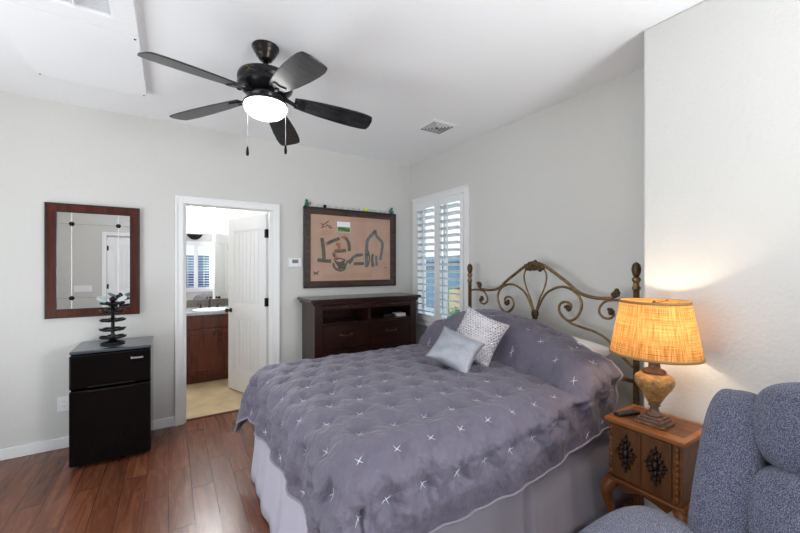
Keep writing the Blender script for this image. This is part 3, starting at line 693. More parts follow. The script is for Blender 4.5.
for pts in ([(140, 150), (150, 165), (146, 175)], [(150, 160), (172, 148), (182, 140)], [(166, 172), (176, 160), (186, 176)], [(192, 162), (190, 178), (204, 176)], [(140, 175), (160, 168)], [(95, 405), (110, 415), (128, 402)], [(98, 425), (112, 410), (124, 424)], [(478, 392), (486, 392)]): stroke(pts, 0.010, D)
for y in (135, 144): stroke([(300, y), (400, y+9), (495, y+18)], 0.004, F_)
for y in (192, 198, 204, 210): stroke([(140, y), (205, y+2)], 0.003, F_)
for y in (418, 428, 436): stroke([(150, y), (300, y+1), (420, y+1)], 0.003, F_)
for x in (330, 350, 370): stroke([(x, 180), (x, 300)], 0.002, F_)
b.build('map_print', ['paper', 'inkg', 'inkd', 'inko', 'inkb', 'inkf'], pm)
b = MB(); p0 = mp(228, 145); p1 = mp(298, 206)
b.box(p0[0], p1[0], p0[1], p1[1], 0.0006, 0.0022, Q); ph = p1[1]-p0[1]
b.m(1).box(p0[0]+0.003, p1[0]-0.003, p0[1]+ph*0.5, p1[1]-0.003, 0.0022, 0.0027, Q)
b.m(2).ribbon([(p0[0]+0.02, p0[1]+ph*0.62), ((p0[0]+p1[0])/2, p0[1]+ph*0.72), (p1[0]-0.005, p0[1]+ph*0.86)], 0.018, Q, 0.0027)
b.build('photo_inset', ['photow', 'grass', 'inkd'], pm)
# small things standing on the frame
FT = 2.0915; FY = YA-0.020
def frog(x, label, rz):
    b = MB(); T = Matrix.Translation((x, FY, FT)) @ Matrix.Rotation(rz, 4, 'Z')
    b.sup((0, 0, 0.028), (0.020, 0.014, 0.024), 2, 6, T); b.sup((0.004, -0.004, 0.062), (0.016, 0.013, 0.013), 2, 6, T)
    for s_ in (-1, 1):
        b.sup((0.010, s_*0.007-0.004, 0.074), (0.005, 0.005, 0.005), 2, 4, T)
        b.tube([(0.0, s_*0.010, 0.045), (0.016, s_*0.014, 0.035), (0.024, s_*0.012, 0.020+s_*0.012)], 0.0045, 6, T)
        b.tube([(-0.012, s_*0.010, 0.012), (0.010, s_*0.016, 0.014), (-0.008, s_*0.014, 0.004), (0.014, s_*0.015, 0.004)], 0.0055, 6, T)
    b.tube([(-0.016, 0, 0.02), (-0.034, 0, 0.03), (-0.04, 0, 0.05)], 0.005, 6, T)
    return tag(b.build('green_figurine', 'frog'), label, 'figurine', 'green figurines on the map frame')
frog(1.245, 'small green creature figurine perched on the frame corner near the thermostat', PI)
frog(2.305, 'small green creature figurine perched on the frame corner near the window', 0.4)
charm0 = None
for i, x in enumerate((1.37, 1.51, 1.58, 1.66, 1.73, 1.80, 1.87, 2.03, 2.09, 2.15, 2.22)):
    if charm0 is None:
        b = MB(); b.lathe([(0, 0), (0.011, 0), (0.012, 0.004), (0.006, 0.010), (0.010, 0.018), (0.009, 0.028), (0, 0.034)], (x, FY, FT), 12)
        charm0 = b.build('glass_charm', 'frost'); q = charm0
    else:
        q = charm0.copy(); COL.objects.link(q); q.location = (x, FY, FT)
    tag(q, 'tiny clear glass charm in the row along the top of the map frame', 'ornament', 'glass charms on the map frame')
b = MB(); b.sup((1.445, FY, FT+0.018), (0.018, 0.018, 0.018), 2, 8); tag(b.build('black_ball', 'black'), 'small black ball sitting on top of the map frame', 'ball')
b = MB(); b.sup((1.955, FY, FT+0.019), (0.034, 0.016, 0.019), 2, 8); tag(b.build('yellow_ball', 'yellow'), 'bright yellow ball resting on top of the map frame', 'ball')

# ================================================================== dresser
dr = thing('dresser', 'dark espresso media dresser with open shelves against the wall under the framed map', 'dresser', (1.79, 3.63, 0))
dx0, dx1, dy0, dy1 = 1.19, 2.385, 3.43, 3.84
b = MB(); b.box(1.14, 2.435, 3.385, 3.85, 1.085, 1.115); b.build('top', 'espressot', dr, bevel=0.005)
b = MB(); b.box(1.165, 2.41, 3.405, 3.845, 1.055, 1.0845); b.build('crown_molding', 'espresso', dr, bevel=0.006)
b = MB()
b.box(dx0, dx0+0.03, dy0, dy1, 0.06, 1.055); b.box(dx1-0.03, dx1, dy0, dy1, 0.06, 1.055); b.box(dx0+0.03, dx1-0.03, dy1-0.012, dy1, 0.06, 1.055)
b.box(dx0-0.006, dx0+0.075, dy0-0.014, dy0, 0.0, 1.055); b.box(dx1-0.075, dx1+0.006, dy0-0.014, dy0, 0.0, 1.055)
b.box(dx0+0.075, dx1-0.075, dy0-0.008, dy0+0.35, 0.855, 0.870); b.box(dx0+0.075, dx1-0.075, dy0-0.008, dy0+0.012, 0.575, 0.59); b.box(dx0+0.075, dx1-0.075, dy0-0.008, dy0+0.012, 0.305, 0.32)
b.box(dx0+0.075, dx1-0.075, dy0-0.008, dy0+0.012, 0.03, 0.075); b.box(1.775, 1.80, dy0-0.008, dy0+0.34, 0.075, 1.0)
b.box(dx0+0.03, dx1-0.03, dy0+0.0, dy0+0.35, 0.995, 1.005)
b.build('case', 'espresso', dr, bevel=0.003)
b = MB(); b.box(dx0+0.078, dx1-0.078, dy0-0.012, dy0+0.01, 1.008, 1.050); fr_ = b.build('frieze_drawer', 'espresso', dr, bevel=0.003)
for x in (1.52, 2.08):
    b = MB(); b.sup((x, dy0-0.018, 1.029), (0.009, 0.009, 0.009), 2, 6); b.build('knob', 'brassd', fr_)
for z0, z1 in ((0.595, 0.850), (0.325, 0.570), (0.08, 0.30)):
    for xa, xb in ((dx0+0.08, 1.77), (1.805, dx1-0.08)):
        b = MB(); b.box(xa, xb, dy0-0.006, dy0+0.016, z0, z1); d = b.build('drawer', 'espresso', dr, bevel=0.004)
        xm = (xa+xb)/2; zm = (z0+z1)/2+0.02
        b = MB(); b.tube(spline([(xm-0.06, dy0-0.006, zm), (xm-0.055, dy0-0.022, zm), (xm, dy0-0.028, zm-0.006), (xm+0.055, dy0-0.022, zm), (xm+0.06, dy0-0.006, zm)]), 0.005, 8)
        for s_ in (-1, 1): b.sup((xm+s_*0.06, dy0-0.009, zm), (0.011, 0.004, 0.014), 2, 4)
        b.build('drawer_handle', 'brassd', d)
for x in (dx0+0.03, dx1-0.03):
    
    for ya, yb in ((dy0-0.012, dy0+0.05), (dy1-0.07, dy1-0.01)): MB().box(x-0.035, x+0.035, ya, yb, 0.0, 0.058).build('foot', 'espresso', dr, bevel=0.003)
b = MB(); Q = frameM((1.345, dy1-0.013, 0.972), (1, 0, 0), (0, 0, 1), (0, -1, 0)); b.lathe([(0, 0.002), (0.024, 0.002), (0.028, 0)], (0, 0, 0), 20, Q); b.build('cable_hole_cover', 'white', dr)
b = MB(); b.box(2.19, 2.30, 3.50, 3.62, 0.871, 0.905); tag(b.build('white_box', 'white', bevel=0.004), 'small white box on the open shelf of the dresser', 'box')
b = MB(); b.box(2.03, 2.17, 3.53, 3.66, 0.871, 0.898); tag(b.build('media_player', 'remote', bevel=0.004), 'flat black media player on the open shelf beside the white box', 'media player')

# ================================================================== ceiling fan
FX, FY_ = 0.475, 2.235
fn = thing('ceiling_fan', 'black five blade ceiling fan with a lit white glass bowl', 'ceiling fan', (FX, FY_, H))
b = MB(); b.lathe([(0, -0.085), (0.020, -0.085), (0.036, -0.078), (0.041, -0.070), (0.041, -0.066), (0.054, -0.054), (0.056, -0.047), (0.056, -0.044), (0.067, -0.030), (0.068, -0.024), (0.068, -0.021), (0.077, -0.010), (0.077, -0.001)], (FX, FY_, H), 36); b.build('canopy', 'bronze', fn)
b = MB(); b.lathe([(0.014, -0.17), (0.014, -0.08)], (FX, FY_, H), 16); b.lathe([(0.014, -0.165), (0.028, -0.165), (0.028, -0.150), (0.014, -0.145)], (FX, FY_, H), 20); b.build('downrod', 'bronze', fn)
b = MB(); b.lathe([(0, -0.158), (0.07, -0.156), (0.125, -0.163), (0.150, -0.176), (0.156, -0.190), (0.156, -0.212), (0.147, -0.220), (0.147, -0.226), (0.156, -0.233), (0.150, -0.250), (0.126, -0.270), (0.095, -0.282), (0, -0.282)], (FX, FY_, H), 48); b.build('motor_housing', 'fanblk', fn)
b = MB(); b.lathe([(0.092, -0.283), (0.100, -0.292), (0.100, -0.305), (0.080, -0.315), (0.085, -0.322), (0.118, -0.330), (0.124, -0.338), (0.120, -0.344), (0, -0.344)], (FX, FY_, H), 40); b.build('light_fitter', 'fanblk', fn)
b = MB(); b.lathe([(0.119, -0.345), (0.123, -0.358), (0.115, -0.382), (0.092, -0.404), (0.058, -0.419), (0.025, -0.426), (0, -0.427)], (FX, FY_, H), 40); b.build('light_bowl', 'bowl', fn)
for k in range(5):
    a = math.radians(61.5+72*k); D = Matrix.Translation((FX, FY_, H-0.285)) @ Matrix.Rotation(a, 4, 'Z') @ Matrix.Rotation(math.radians(6.4), 4, 'Y')
    T = D @ Matrix.Translation((0.0, 0, 0)) @ Matrix.Rotation(math.radians(-13), 4, 'X')
    # paddle-shaped blade, widest near the tip
    top = [(0.165, 0.044), (0.22, 0.056), (0.32, 0.069), (0.44, 0.078), (0.54, 0.080), (0.60, 0.077), (0.630, 0.070), (0.642, 0.064), (0.652, 0.030)]
    poly = [(x, -y) for x, y in top]+[(x, y) for x, y in reversed(top)]
    b = MB(); b.prism(poly, -0.004, 0.004, T); bl_ = b.build('blade', 'blade', fn, bevel=0.002)
    b = MB()
    b.tube([D @ Vector((0.095, 0, 0.012)), D @ Vector((0.13, 0, 0.000)), D @ Vector((0.16, 0, -0.010)), D @ Vector((0.185, 0, -0.010))], [0.016, 0.013, 0.012, 0.012], 8)
    b.prism([(0.165, -0.018), (0.215, -0.040), (0.235, -0.034), (0.222, 0), (0.235, 0.034), (0.215, 0.040), (0.165, 0.018)], -0.010, -0.0045, T)
    b.build('blade_iron', 'knob' if False else 'fanblk', bl_, bevel=0.002)
# brass emblem
b = MB(); Rm = Matrix.Translation((FX, FY_, H-0.205)) @ Matrix.Rotation(math.radians(-134), 4, 'Z')
for p in ([(0.156, -0.024, 0.006), (0.158, -0.012, 0.013), (0.158, -0.002, -0.004)], [(0.156, 0.024, 0.006), (0.158, 0.012, 0.013), (0.158, 0.002, -0.004)], [(0.156, -0.020, -0.007), (0.157, 0.020, -0.007)]): b.tube([Rm @ Vector(q) for q in p], 0.0026, 6)
b.build('emblem', 'brass', fn)
for dx_, L_ in ((-0.108, 0.225), (0.118, 0.215)):
    vx, vy = 0.8443*dx_, -0.5358*dx_
    b = MB(); p0 = Vector((FX+vx, FY_+vy, H-0.335)); b.tube([p0, p0-Vector((0, 0, 0.03+L_))], 0.0018, 6); pc = b.build('pull_chain', 'chrome', fn)
    b = MB(); b.lathe([(0, 0), (0.007, 0.002), (0.009, 0.02), (0.006, 0.045), (0.004, 0.055), (0, 0.056)], p0-Vector((0, 0, 0.03+L_+0.054)), 10); b.build('fob', 'black', pc)

# ================================================================== bed
HX = 2.47; YM = 1.868
bd = thing('bed', 'queen bed frame with a scrolled antique brass headboard against the wall', 'bed', (1.45, YM, 0))
for s_ in (-1, 1):
    y = YM+s_*0.748
    b = MB(); b.lathe([(0.024, 0), (0.024, 0.02), (0.0175, 0.03), (0.0175, 1.29), (0.023, 1.295), (0.024, 1.31), (0.017, 1.32), (0.017, 1.34), (0.024, 1.35), (0.025, 1.362), (0.016, 1.375)], (HX, y, 0), 20); p = b.build('headboard_post', 'brass', bd)
    b = MB(); b.lathe([(0.014, 1.3755), (0.020, 1.388), (0.025, 1.408), (0.027, 1.425), (0.022, 1.450), (0.011, 1.464), (0, 1.468)], (HX, y, 0), 20); b.build('finial', 'brassd', p)
def P(pts, s_): return spline([(HX, YM+s_*y, z) for y, z in pts], 7)
b = MB()
arch = [(0.0, 1.462), (0.045, 1.462), (0.111, 1.433), (0.198, 1.377), (0.281, 1.321), (0.347, 1.268), (0.41, 1.238), (0.494, 1.224), (0.574, 1.226), (0.607, 1.236), (0.616, 1.262)]
scroll = [(0.012, 1.067), (0.05, 1.152), (0.096, 1.222), (0.155, 1.264), (0.226, 1.288), (0.294, 1.279), (0.36, 1.239), (0.39, 1.181), (0.38, 1.119), (0.347, 1.067), (0.294, 1.042), (0.24, 1.067), (0.212, 1.115), (0.226, 1.162), (0.267, 1.178), (0.302, 1.166), (0.310, 1.137), (0.288, 1.116)]
small = [(0.73, 1.21), (0.66, 1.22), (0.573, 1.211), (0.528, 1.177), (0.515, 1.13), (0.545, 1.095), (0.588, 1.095), (0.612, 1.122), (0.595, 1.148)]
lowb = [(0.225, 1.085), (0.30, 1.03), (0.397, 1.006), (0.482, 0.990), (0.57, 0.95), (0.66, 0.86), (0.735, 0.80)]
tear = [(0.012, 1.45), (0.065, 1.433), (0.098, 1.395), (0.105, 1.341), (0.081, 1.26), (0.041, 1.178), (0.010, 1.081)]
for s_ in (-1, 1):
    b.tube(P(arch, s_), 0.0125, 10); b.tube(P(scroll, s_), 0.0095, 8); b.tube(P(small, s_), 0.0085, 8); b.tube(P(lowb, s_), 0.009, 8); b.tube(P(tear, s_), 0.0065, 8)
b.tube([(HX, YM-0.735, 0.714), (HX, YM+0.735, 0.714)], 0.0125, 10); b.tube([(HX, YM-0.735, 0.36), (HX, YM+0.735, 0.36)], 0.0125, 10)
b.tube([(HX, YM, 0.714), (HX, YM, 1.08)], 0.011, 10)
for yy in (-0.5, -0.25, 0.25, 0.5): b.tube([(HX, YM+yy, 0.714), (HX, YM+yy, 0.36)], 0.008, 8)
b.build('headboard_scrolls', 'brass', bd)
b = MB(); b.sup((HX, YM, 1.065), (0.022, 0.028, 0.030), 3, 6); b.sup((HX, YM, 1.035), (0.018, 0.022, 0.02), 3, 6)
b.build('scroll_clasp', 'brassd', bd)
def leaf(b, y, z, r, a0, n=6):
    for i in range(n):
        t = i/(n-1); a = a0+t*3.6; rr = r*(1-0.45*t)
        b.sup((HX-0.004, y+math.cos(a)*rr*0.75, z+math.sin(a)*rr*0.75), (0.017, r*0.42*(1-0.3*t), r*0.42*(1-0.3*t)), 2, 4)
    b.sup((HX-0.004, y, z), (0.018, r*0.5, r*0.5), 2, 4)
for s_ in (-1, 1):
    for (yy, zz, r, a0) in ((0.618, 1.262, 0.034, 1.0), (0.288, 1.128, 0.030, 2.5), (0.592, 1.135, 0.028, 2.0)):
        b = MB(); leaf(b, YM+s_*yy, zz, r, a0 if s_ > 0 else PI-a0); b.build('leaf_ornament', 'brassd', bd)
b = MB()
for i in range(15):
    t = (i-7)/7; b.sup((HX-0.012, YM+t*0.078, 1.452-abs(t)*0.022+0.018*math.sin(i*2.4)), (0.018, 0.018, 0.019+0.012*(1-abs(t))), 2, 4)
for i in range(7): a = i*2*PI/7; b.sup((HX-0.020, YM+math.cos(a)*0.028, 1.446+math.sin(a)*0.028), (0.013, 0.015, 0.015), 2, 4)
b.sup((HX-0.028, YM, 1.452), (0.012, 0.013, 0.013), 2, 4)
b.build('floral_crest', 'brassd', bd)
b = MB()
for y in (1.20, 2.58): b.box(0.58, 2.45, y-0.015, y+0.015, 0.16, 0.20)
b.box(0.58, 0.61, 1.20, 2.58, 0.16, 0.20)
for x in (0.7, 1.7):
    for y in (1.24, 2.54): b.box(x-0.02, x+0.02, y-0.02, y+0.02, 0, 0.165)
b.build('bed_rails', 'blackm', bd)
b = MB(); b.sup((1.49, YM+0.022, 0.30), (0.93, 0.70, 0.095), 14, 12); tag(b.build('box_spring', 'sheet'), 'white box spring under the mattress behind the bed skirt', 'box spring')
b = MB(); b.sup((1.485, YM+0.022, 0.565), (0.945, 0.708, 0.165), 12, 14); tag(b.build('mattress', 'sheet'), 'white sheeted mattress showing between the quilt and the headboard', 'mattress')

# bed skirt
path = []
cs = [(2.43, 2.615), (0.50, 2.615), (0.50, 1.170), (2.43, 1.170)]
for i in range(3):
    a = Vector(cs[i]); c = Vector(cs[i+1]); n = int((c-a).length/0.012)
    for j in range(n): path.append((a+(c-a)*j/n, i))
path.append((Vector(cs[3]), 2))
nrmS = [Vector((0, 1)), Vector((-1, 0)), Vector((0, -1))]
b = MB(); nz = 8; vs = []; fs = []; s = 0
for k, (p, i) in enumerate(path):
    if k: s += (p-path[k-1][0]).length
    nn = nrmS[i].copy()
    for ci, cc in ((1, cs[1]), (2, cs[2])):
        d = (p-Vector(cc)).length
        if d < 0.08: nn = (nrmS[i]+(nrmS[ci-1] if i == ci else nrmS[ci])*(1-d/0.08)).normalized()
    w = 0.55*noise.noise(Vector((s*3.3, 1.7, 0)))+0.16*math.sin(s*2*PI/0.21+2*noise.noise(Vector((s*2, 0, 5))))
    # inverted pleats at the middle of each side
    mid = (Vector(cs[i])+Vector(cs[i+1]))/2; pd = (p-mid).length; pleat = -0.03*math.exp(-(pd/0.014)**2)+0.012*math.exp(-((pd-0.04)/0.018)**2)
    for j in range(nz+1):
        t = j/nz; z = 0.46-t*0.448
        o = 0.012+0.035*t*t+w*0.034*t+pleat*(0.3+0.7*t)+0.004*noise.noise(Vector((s*14, t*3, 2)))
        vs.append((p.x+nn.x*o, p.y+nn.y*o, z))
n = len(path)
for k in range(n-1):
    for j in range(nz): q = k*(nz+1)+j; fs.append((q, q+1, q+nz+2, q+nz+1))
b.faces(vs, fs, True)
sk = b.build('bed_skirt', 'skirt'); tag(sk, 'pale lilac fabric bed skirt hanging to the floor around the bed', 'bed skirt')
sm = sk.modifiers.new('thick', 'SOLIDIFY'); sm.thickness = 0.003

# white pillows beneath the quilt
def pillow_obj(name, c, n, up, w, h, t, m, label, cat, pinch=0.10, group=None, build=True, p=2.3):
    n = Vector(n).normalized(); up = Vector(up); up = (up-n*up.dot(n)).normalized(); r = up.cross(n)
    T = frameM(c, r, up, n); b = MB(); N_ = 22; vs = []; fs = []
    for sg in (1, -1):
        base_ = len(vs)
        for i in range(N_+1):
            for j in range(N_+1):
                u = -1+2*i/N_; v = -1+2*j/N_
                th = (max(0, 1-abs(u)**p)*max(0, 1-abs(v)**p))**0.55
                x = u*w/2*(1-pinch*(1-v*v)*abs(u)**3); y = v*h/2*(1-pinch*(1-u*u)*abs(v)**3)
                wr = 0.010*noise.noise(Vector((u*2.2, v*2.2, sg*3+w*10)))+0.006*noise.noise(Vector((u*6, v*6, sg*3)))
                vs.append((x, y, sg*(th*t/2+wr*min(1, th*2))))
        for i in range(N_):
            for j in range(N_):
                q = base_+i*(N_+1)+j; f_ = (q, q+N_+1, q+N_+2, q+1); fs.append(f_ if sg > 0 else tuple(reversed(f_)))
    b.faces(vs, fs, True, T); bmesh.ops.remove_doubles(b.bm, verts=b.bm.verts, dist=0.0004)
    return b, T
b, T = pillow_obj('pillow', (2.27, 1.52, 0.85), (-0.25, -0.02, 1), (1, 0, 0), 0.60, 0.38, 0.20, 'sheet', '', '')
tag(b.build('pillow', 'sheet'), 'white bed pillow poking out from under the quilt beside the lamp', 'pillow', 'white bed pillows')
b, T = pillow_obj('pillow', (2.27, 2.24, 0.87), (-0.25, 0, 1), (1, 0, 0), 0.64, 0.38, 0.22, 'sheet', '', '')
tag(b.build('pillow', 'sheet'), 'white bed pillow under the quilt on the window side', 'pillow', 'white bed pillows')

# quilt -------------------------------------------------------------
XI, YI0, YI1, RQ = 0.595, 1.250, 2.565, 0.120
def g(s):
    q = PI/2*RQ
    if s < q: return RQ*math.sin(s/RQ), RQ*(1-math.cos(s/RQ))
    return RQ+0.10*(s-q), RQ+0.985*(s-q)
def lerpt(x, T):
    if x <= T[0][0]: return T[0][1]
    for (a, b_), (c, d) in zip(T, T[1:]):
        if x <= c: t = (x-a)/(c-a); t = t*t*(3-2*t); return b_+(d-b_)*t
    return T[-1][1]
HP = [(1.10, 0.11), (1.30, 0.16), (1.50, 0.20), (1.88, 0.28), (2.15, 0.31), (2.35, 0.29), (2.565, 0.19)]
XS = [(1.1, 1.83), (1.5, 1.93), (1.9, 1.97), (2.3, 1.95), (2.6, 1.88)]
def hump(x, y):
    xs = lerpt(y, XS); t = (x-xs)/0.19; cr = -0.016*math.exp(-((x-xs+0.01)/0.035)**2)
    if t <= 0: return cr
    h = math.sin(min(1, t)*PI/2)**0.8
    h *= 1-0.10*sst((x-2.22)/0.2)
    return lerpt(y, HP)*h+cr
tufts = []
for j in range(-3, 14):
    for i in range(-3, 16):
        tufts.append((0.662+i*0.166+(0.083 if j % 2 else 0), 1.02+j*0.168))
def quilt_pt(a, b_):
    dx = max(0, XI-a); dy = max(0, YI0-b_, b_-YI1); sgn = -1 if b_ < YI0 else 1
    x = max(a, XI); y = min(max(b_, YI0), YI1); d = math.hypot(dx, dy)
    # puff between tufts
    md, tx_, ty_ = min(((a-tx)**2+(b_-ty)**2, tx, ty) for tx, ty in tufts if abs(a-tx) < 0.13 and abs(b_-ty) < 0.13)
    md = math.sqrt(md); ag = math.atan2(b_-ty_, a-tx_)
    ta = 0.026+0.012*min(1, d/0.12)
    pf = ta*(1-math.exp(-(md/0.044)**2))-ta*0.5
    pf += 0.0035*math.exp(-((md-0.045)/0.025)**2)*math.cos(6*ag+tx_*40+ty_*23)
    sd = min(1, d/0.12); am = 0.7+0.9*sd
    pf += 0.010*noise.noise(Vector((a*5, b_*5, 3)))+am*(0.008*noise.noise(Vector((a*17, b_*9, 8)))+0.0045*noise.noise(Vector((a*34, b_*26, 1)))+sd*0.004*noise.noise(Vector((a*60, b_*40, 9)))-0.009*abs(noise.noise(Vector((a*13+b_*3, b_*8, 6))))+0.002)
    # creases where the quilt is tucked before the pillows
    if b_ < YI0+0.1 and a > 1.5:
        k = sst((a-1.5)/0.4)*sst((YI0+0.1-b_)/0.2); pf += k*0.024*noise.noise(Vector((a*9+b_*6, b_*4-a*3, 4)))
    hz = hump(x, y)
    if d > 0:
        o, dr_ = g(d); ux = -dx/d; uy = sgn*dy/d
        per = (a if dy > dx else b_)
        rip = (0.017 if dx > dy else 0.006)*sst(d/0.35)*(math.sin(per*2*PI/0.31+1.3*noise.noise(Vector((per*2, 4, 0))))+0.7*noise.noise(Vector((per*7, d*4, 0))))
        corner = min(dx, dy)/max(dx, dy)
        o += rip*(1-corner)+corner*0.14*sst(d/0.5)
        o += pf*min(1, d/0.15)*(1-0.75*sst((d-0.28)/0.12))
        kk = sst(d/0.28); hs = 0.15*sst((x-1.35)/0.85) if sgn < 0 and dy > 0 else hz
        z = 0.752+hz*(1-kk)+hs*kk-dr_*(1+hs*0.25)+pf*max(0, 1-d/0.15)
        if dy > 0 and sgn < 0: o += hz*0.25*math.sin(min(1, d/0.3)*PI)
        return Vector((x+ux*o, y+uy*o, z))
    e = min(x-XI, y-YI0, YI1-y); cr_ = 0.012*sst(e/0.35)
    return Vector((x, y, 0.752+cr_+hz+pf))
LF = 0.39
SN = [(0.6, 0.41), (1.3, 0.41), (1.7, 0.415), (1.95, 0.43), (2.1, 0.44), (2.3, 0.44)]
NA, NBn = 200, 236
A0, A1 = XI-LF, 2.19
def param(i, j):
    a = A0+(A1-A0)*i/NA
    l0 = YI0-lerpt(a, SN); l1 = YI1+0.40
    b_ = l0+(l1-l0)*j/NBn
    # head edge sweeps back toward the wall in the middle
    return a+0.18*sst((a-1.8)/0.4)*sst((b_-1.15)/0.5), b_
vs = []; fs = []
for i in range(NA+1):
    for j in range(NBn+1): vs.append(quilt_pt(*param(i, j)))
for i in range(NA):
    for j in range(NBn): q = i*(NBn+1)+j; fs.append((q, q+NBn+1, q+NBn+2, q+1))
b = MB(); b.faces(vs, fs, True)
qm = b.build('quilt_tmp', ['quilt']); qm.name = 'quilt'; tag(qm, 'violet grey tufted quilt with star stitches spread over the bed and pillows', 'quilt')
so = qm.modifiers.new('thick', 'SOLIDIFY'); so.thickness = 0.016; so.offset = -1
# star stitches and hem piping as parts of the quilt
b = MB()
for tx, ty in tufts:
    if not (A0+0.03 < tx < A1-0.02 and YI0-lerpt(tx, SN)+0.03 < ty < YI1+0.3): continue
    p = quilt_pt(tx, ty); ea = quilt_pt(tx+0.02, ty)-p; eb = quilt_pt(tx, ty+0.02)-p
    ea = (quilt_pt(tx+0.024, ty)-quilt_pt(tx-0.024, ty)).normalized(); eb = (quilt_pt(tx, ty+0.024)-quilt_pt(tx, ty-0.024)).normalized()
    n_ = ea.cross(eb).normalized()
    if n_.z < 0 and p.z > 0.7: n_ = -n_
    if p.z <= 0.7:
        outv = Vector((p.x-1.4, p.y-1.9, 0))
        if n_.dot(outv) < 0: n_ = -n_
    ro = random.uniform(-0.3, 0.3)
    for ang in (0.35+ro, 1.95+ro):
        for sg in (-1, 1):
            da, db = math.cos(ang)*sg, math.sin(ang)*sg
            pts = []
            for L_ in (0.0, 0.010, 0.020):
                q = quilt_pt(tx+da*L_, ty+db*L_)+n_*0.0022; pts.append(q)
            side = n_.cross((pts[2]-pts[0]).normalized()).normalized()
            wv = (0.0018, 0.0015, 0.0006); vv = []
            for q, w_ in zip(pts, wv): vv += [q-side*w_, q+side*w_, q+n_*0.0015]
            b.faces(vv, [(0, 3, 5, 2), (1, 2, 5, 4), (3, 6, 8, 5), (4, 5, 8, 7)])
b.build('stitch_pattern', 'stitch', qm)
b = MB()
hem = [quilt_pt(*param(NA, NBn-j)) for j in range(0, NBn+1, 2)]
pts = [quilt_pt(*param(NA-i, 0)) for i in range(0, NA+1)]
pts2 = [quilt_pt(*param(0, j)) for j in range(0, NBn+1)]
pts3 = [quilt_pt(*param(i, NBn)) for i in range(0, NA+1, 2)]
b.tube(hem+pts[1:]+pts2[1:]+pts3[1:], 0.007, 7)
b.build('hem_piping', 'piping', qm)

# throw pillows
b, T = pillow_obj('x', (1.815, 1.85, 0.945), (-0.72, -0.56, 0.45), (0.30, -0.28, 1), 0.33, 0.36, 0.13, '', '', '')
tp = b.build('throw_pillow', 'sequin'); tag(tp, 'square silver throw pillow with rows of mirrored sequins leaning on the quilted pillows', 'cushion', 'silver throw pillows')
b = MB(); random.seed(5)
for i in range(-11, 12):
    for j in range(-11, 12):
        x = (i+(0.5 if j % 2 else 0))*0.019; y = j*0.0165; u = x/0.165; v = y/0.18
        if abs(u) > 0.9 or abs(v) > 0.9: continue
        th = (max(0, 1-abs(u)**2.3)*max(0, 1-abs(v)**2.3))**0.55
        wr = 0.010*noise.noise(Vector((u*2.2, v*2.2, 3+3.7)))+0.006*noise.noise(Vector((u*6, v*6, 3)))
        z = th*0.065+wr*min(1, th*2)+0.0012
        Q = T @ Matrix.Translation((x, y, z)) @ Matrix.Rotation(random.uniform(-0.2, 0.2)-v*0.5*-1, 4, 'X') @ Matrix.Rotation(random.uniform(-0.2, 0.2)+u*0.5, 4, 'Y')
        r = 0.0066; b.faces([(r, 0, 0), (0, r, 0), (-r, 0, 0), (0, -r, 0), (0, 0, 0.0012)], [(0, 1, 4), (1, 2, 4), (2, 3, 4), (3, 0, 4)], False, Q)
b.build('sequins', 'beadm', tp)
b, T = pillow_obj('x', (1.585, 1.820, 0.888), (-0.56, -0.58, 0.70), (0.42, -0.16, 1), 0.31, 0.27, 0.12, '', '', '')
tag(b.build('throw_pillow', 'satin'), 'small oblong shiny silver throw pillow lying in front of the sequin one', 'cushion', 'silver throw pillows')

# ================================================================== nightstand
ns = thing('nightstand', 'small antique walnut nightstand with carved doors and curved legs beside the bed', 'nightstand', (2.03, 0.84, 0))
nx0, nx1, ny0, ny1 = 1.905, 2.178, 0.675, 0.985
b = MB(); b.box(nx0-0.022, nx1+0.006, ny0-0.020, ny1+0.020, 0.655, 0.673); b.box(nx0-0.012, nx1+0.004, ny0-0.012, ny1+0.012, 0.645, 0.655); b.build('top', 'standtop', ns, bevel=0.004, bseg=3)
b = MB(); b.box(nx0+0.03, nx1-0.02, ny0+0.005, ny1-0.005, 0.6731, 0.6738); b.build('top_inlay', 'stand', ns)
b = MB(); b.box(nx0, nx1, ny0, ny1, 0.375, 0.645); b.build('cabinet_body', 'stand', ns, bevel=0.002)
b = MB(); b.box(nx0-0.020, nx1+0.004, ny0-0.018, ny1+0.018, 0.355, 0.3745); b.build('lower_molding', 'stand', ns, bevel=0.005, bseg=3)
ym = (ny0+ny1)/2+0.01
for (ya, yb) in ((ny0+0.040, ym-0.001), (ym+0.001, ny1-0.012)):
    b = MB(); b.box(nx0-0.008, nx0-0.0003, ya, yb, 0.383, 0.638)
    d = b.build('door', 'standdoor', ns, bevel=0.002)
    b = MB(); yc = (ya+yb)/2; zc = 0.516
    rr = random.Random(3)
    def blob(dy, dz, r1, r2, th_=0.009): b.sup((nx0-0.011, yc+dy, zc+dz), (th_, r1, r2), 2, 4)
    blob(0, 0, 0.016, 0.022, 0.014)
    for s_ in (-1, 1):
        blob(0, s_*0.036, 0.011, 0.017); blob(0, s_*0.064, 0.008, 0.013); blob(0, s_*0.084, 0.006, 0.009, 0.007)
        blob(s_*0.024, 0.0, 0.013, 0.010); blob(s_*0.040, 0.004, 0.009, 0.007, 0.007)
        for q in (-1, 1):
            blob(s_*0.018, q*0.024, 0.010, 0.009); blob(s_*0.027, q*0.034, 0.006, 0.006, 0.007); blob(s_*0.013, q*0.048, 0.007, 0.007, 0.007); blob(s_*0.034, q*0.016, 0.006, 0.006, 0.007)
            b.tube(spline([(nx0-0.012, yc+s_*0.004, zc+q*0.06), (nx0-0.014, yc+s_*0.018, zc+q*0.055), (nx0-0.012, yc+s_*0.016, zc+q*0.070)]), 0.0035, 6)
    b.build('carved_ornament', 'carve', d)
b = MB()
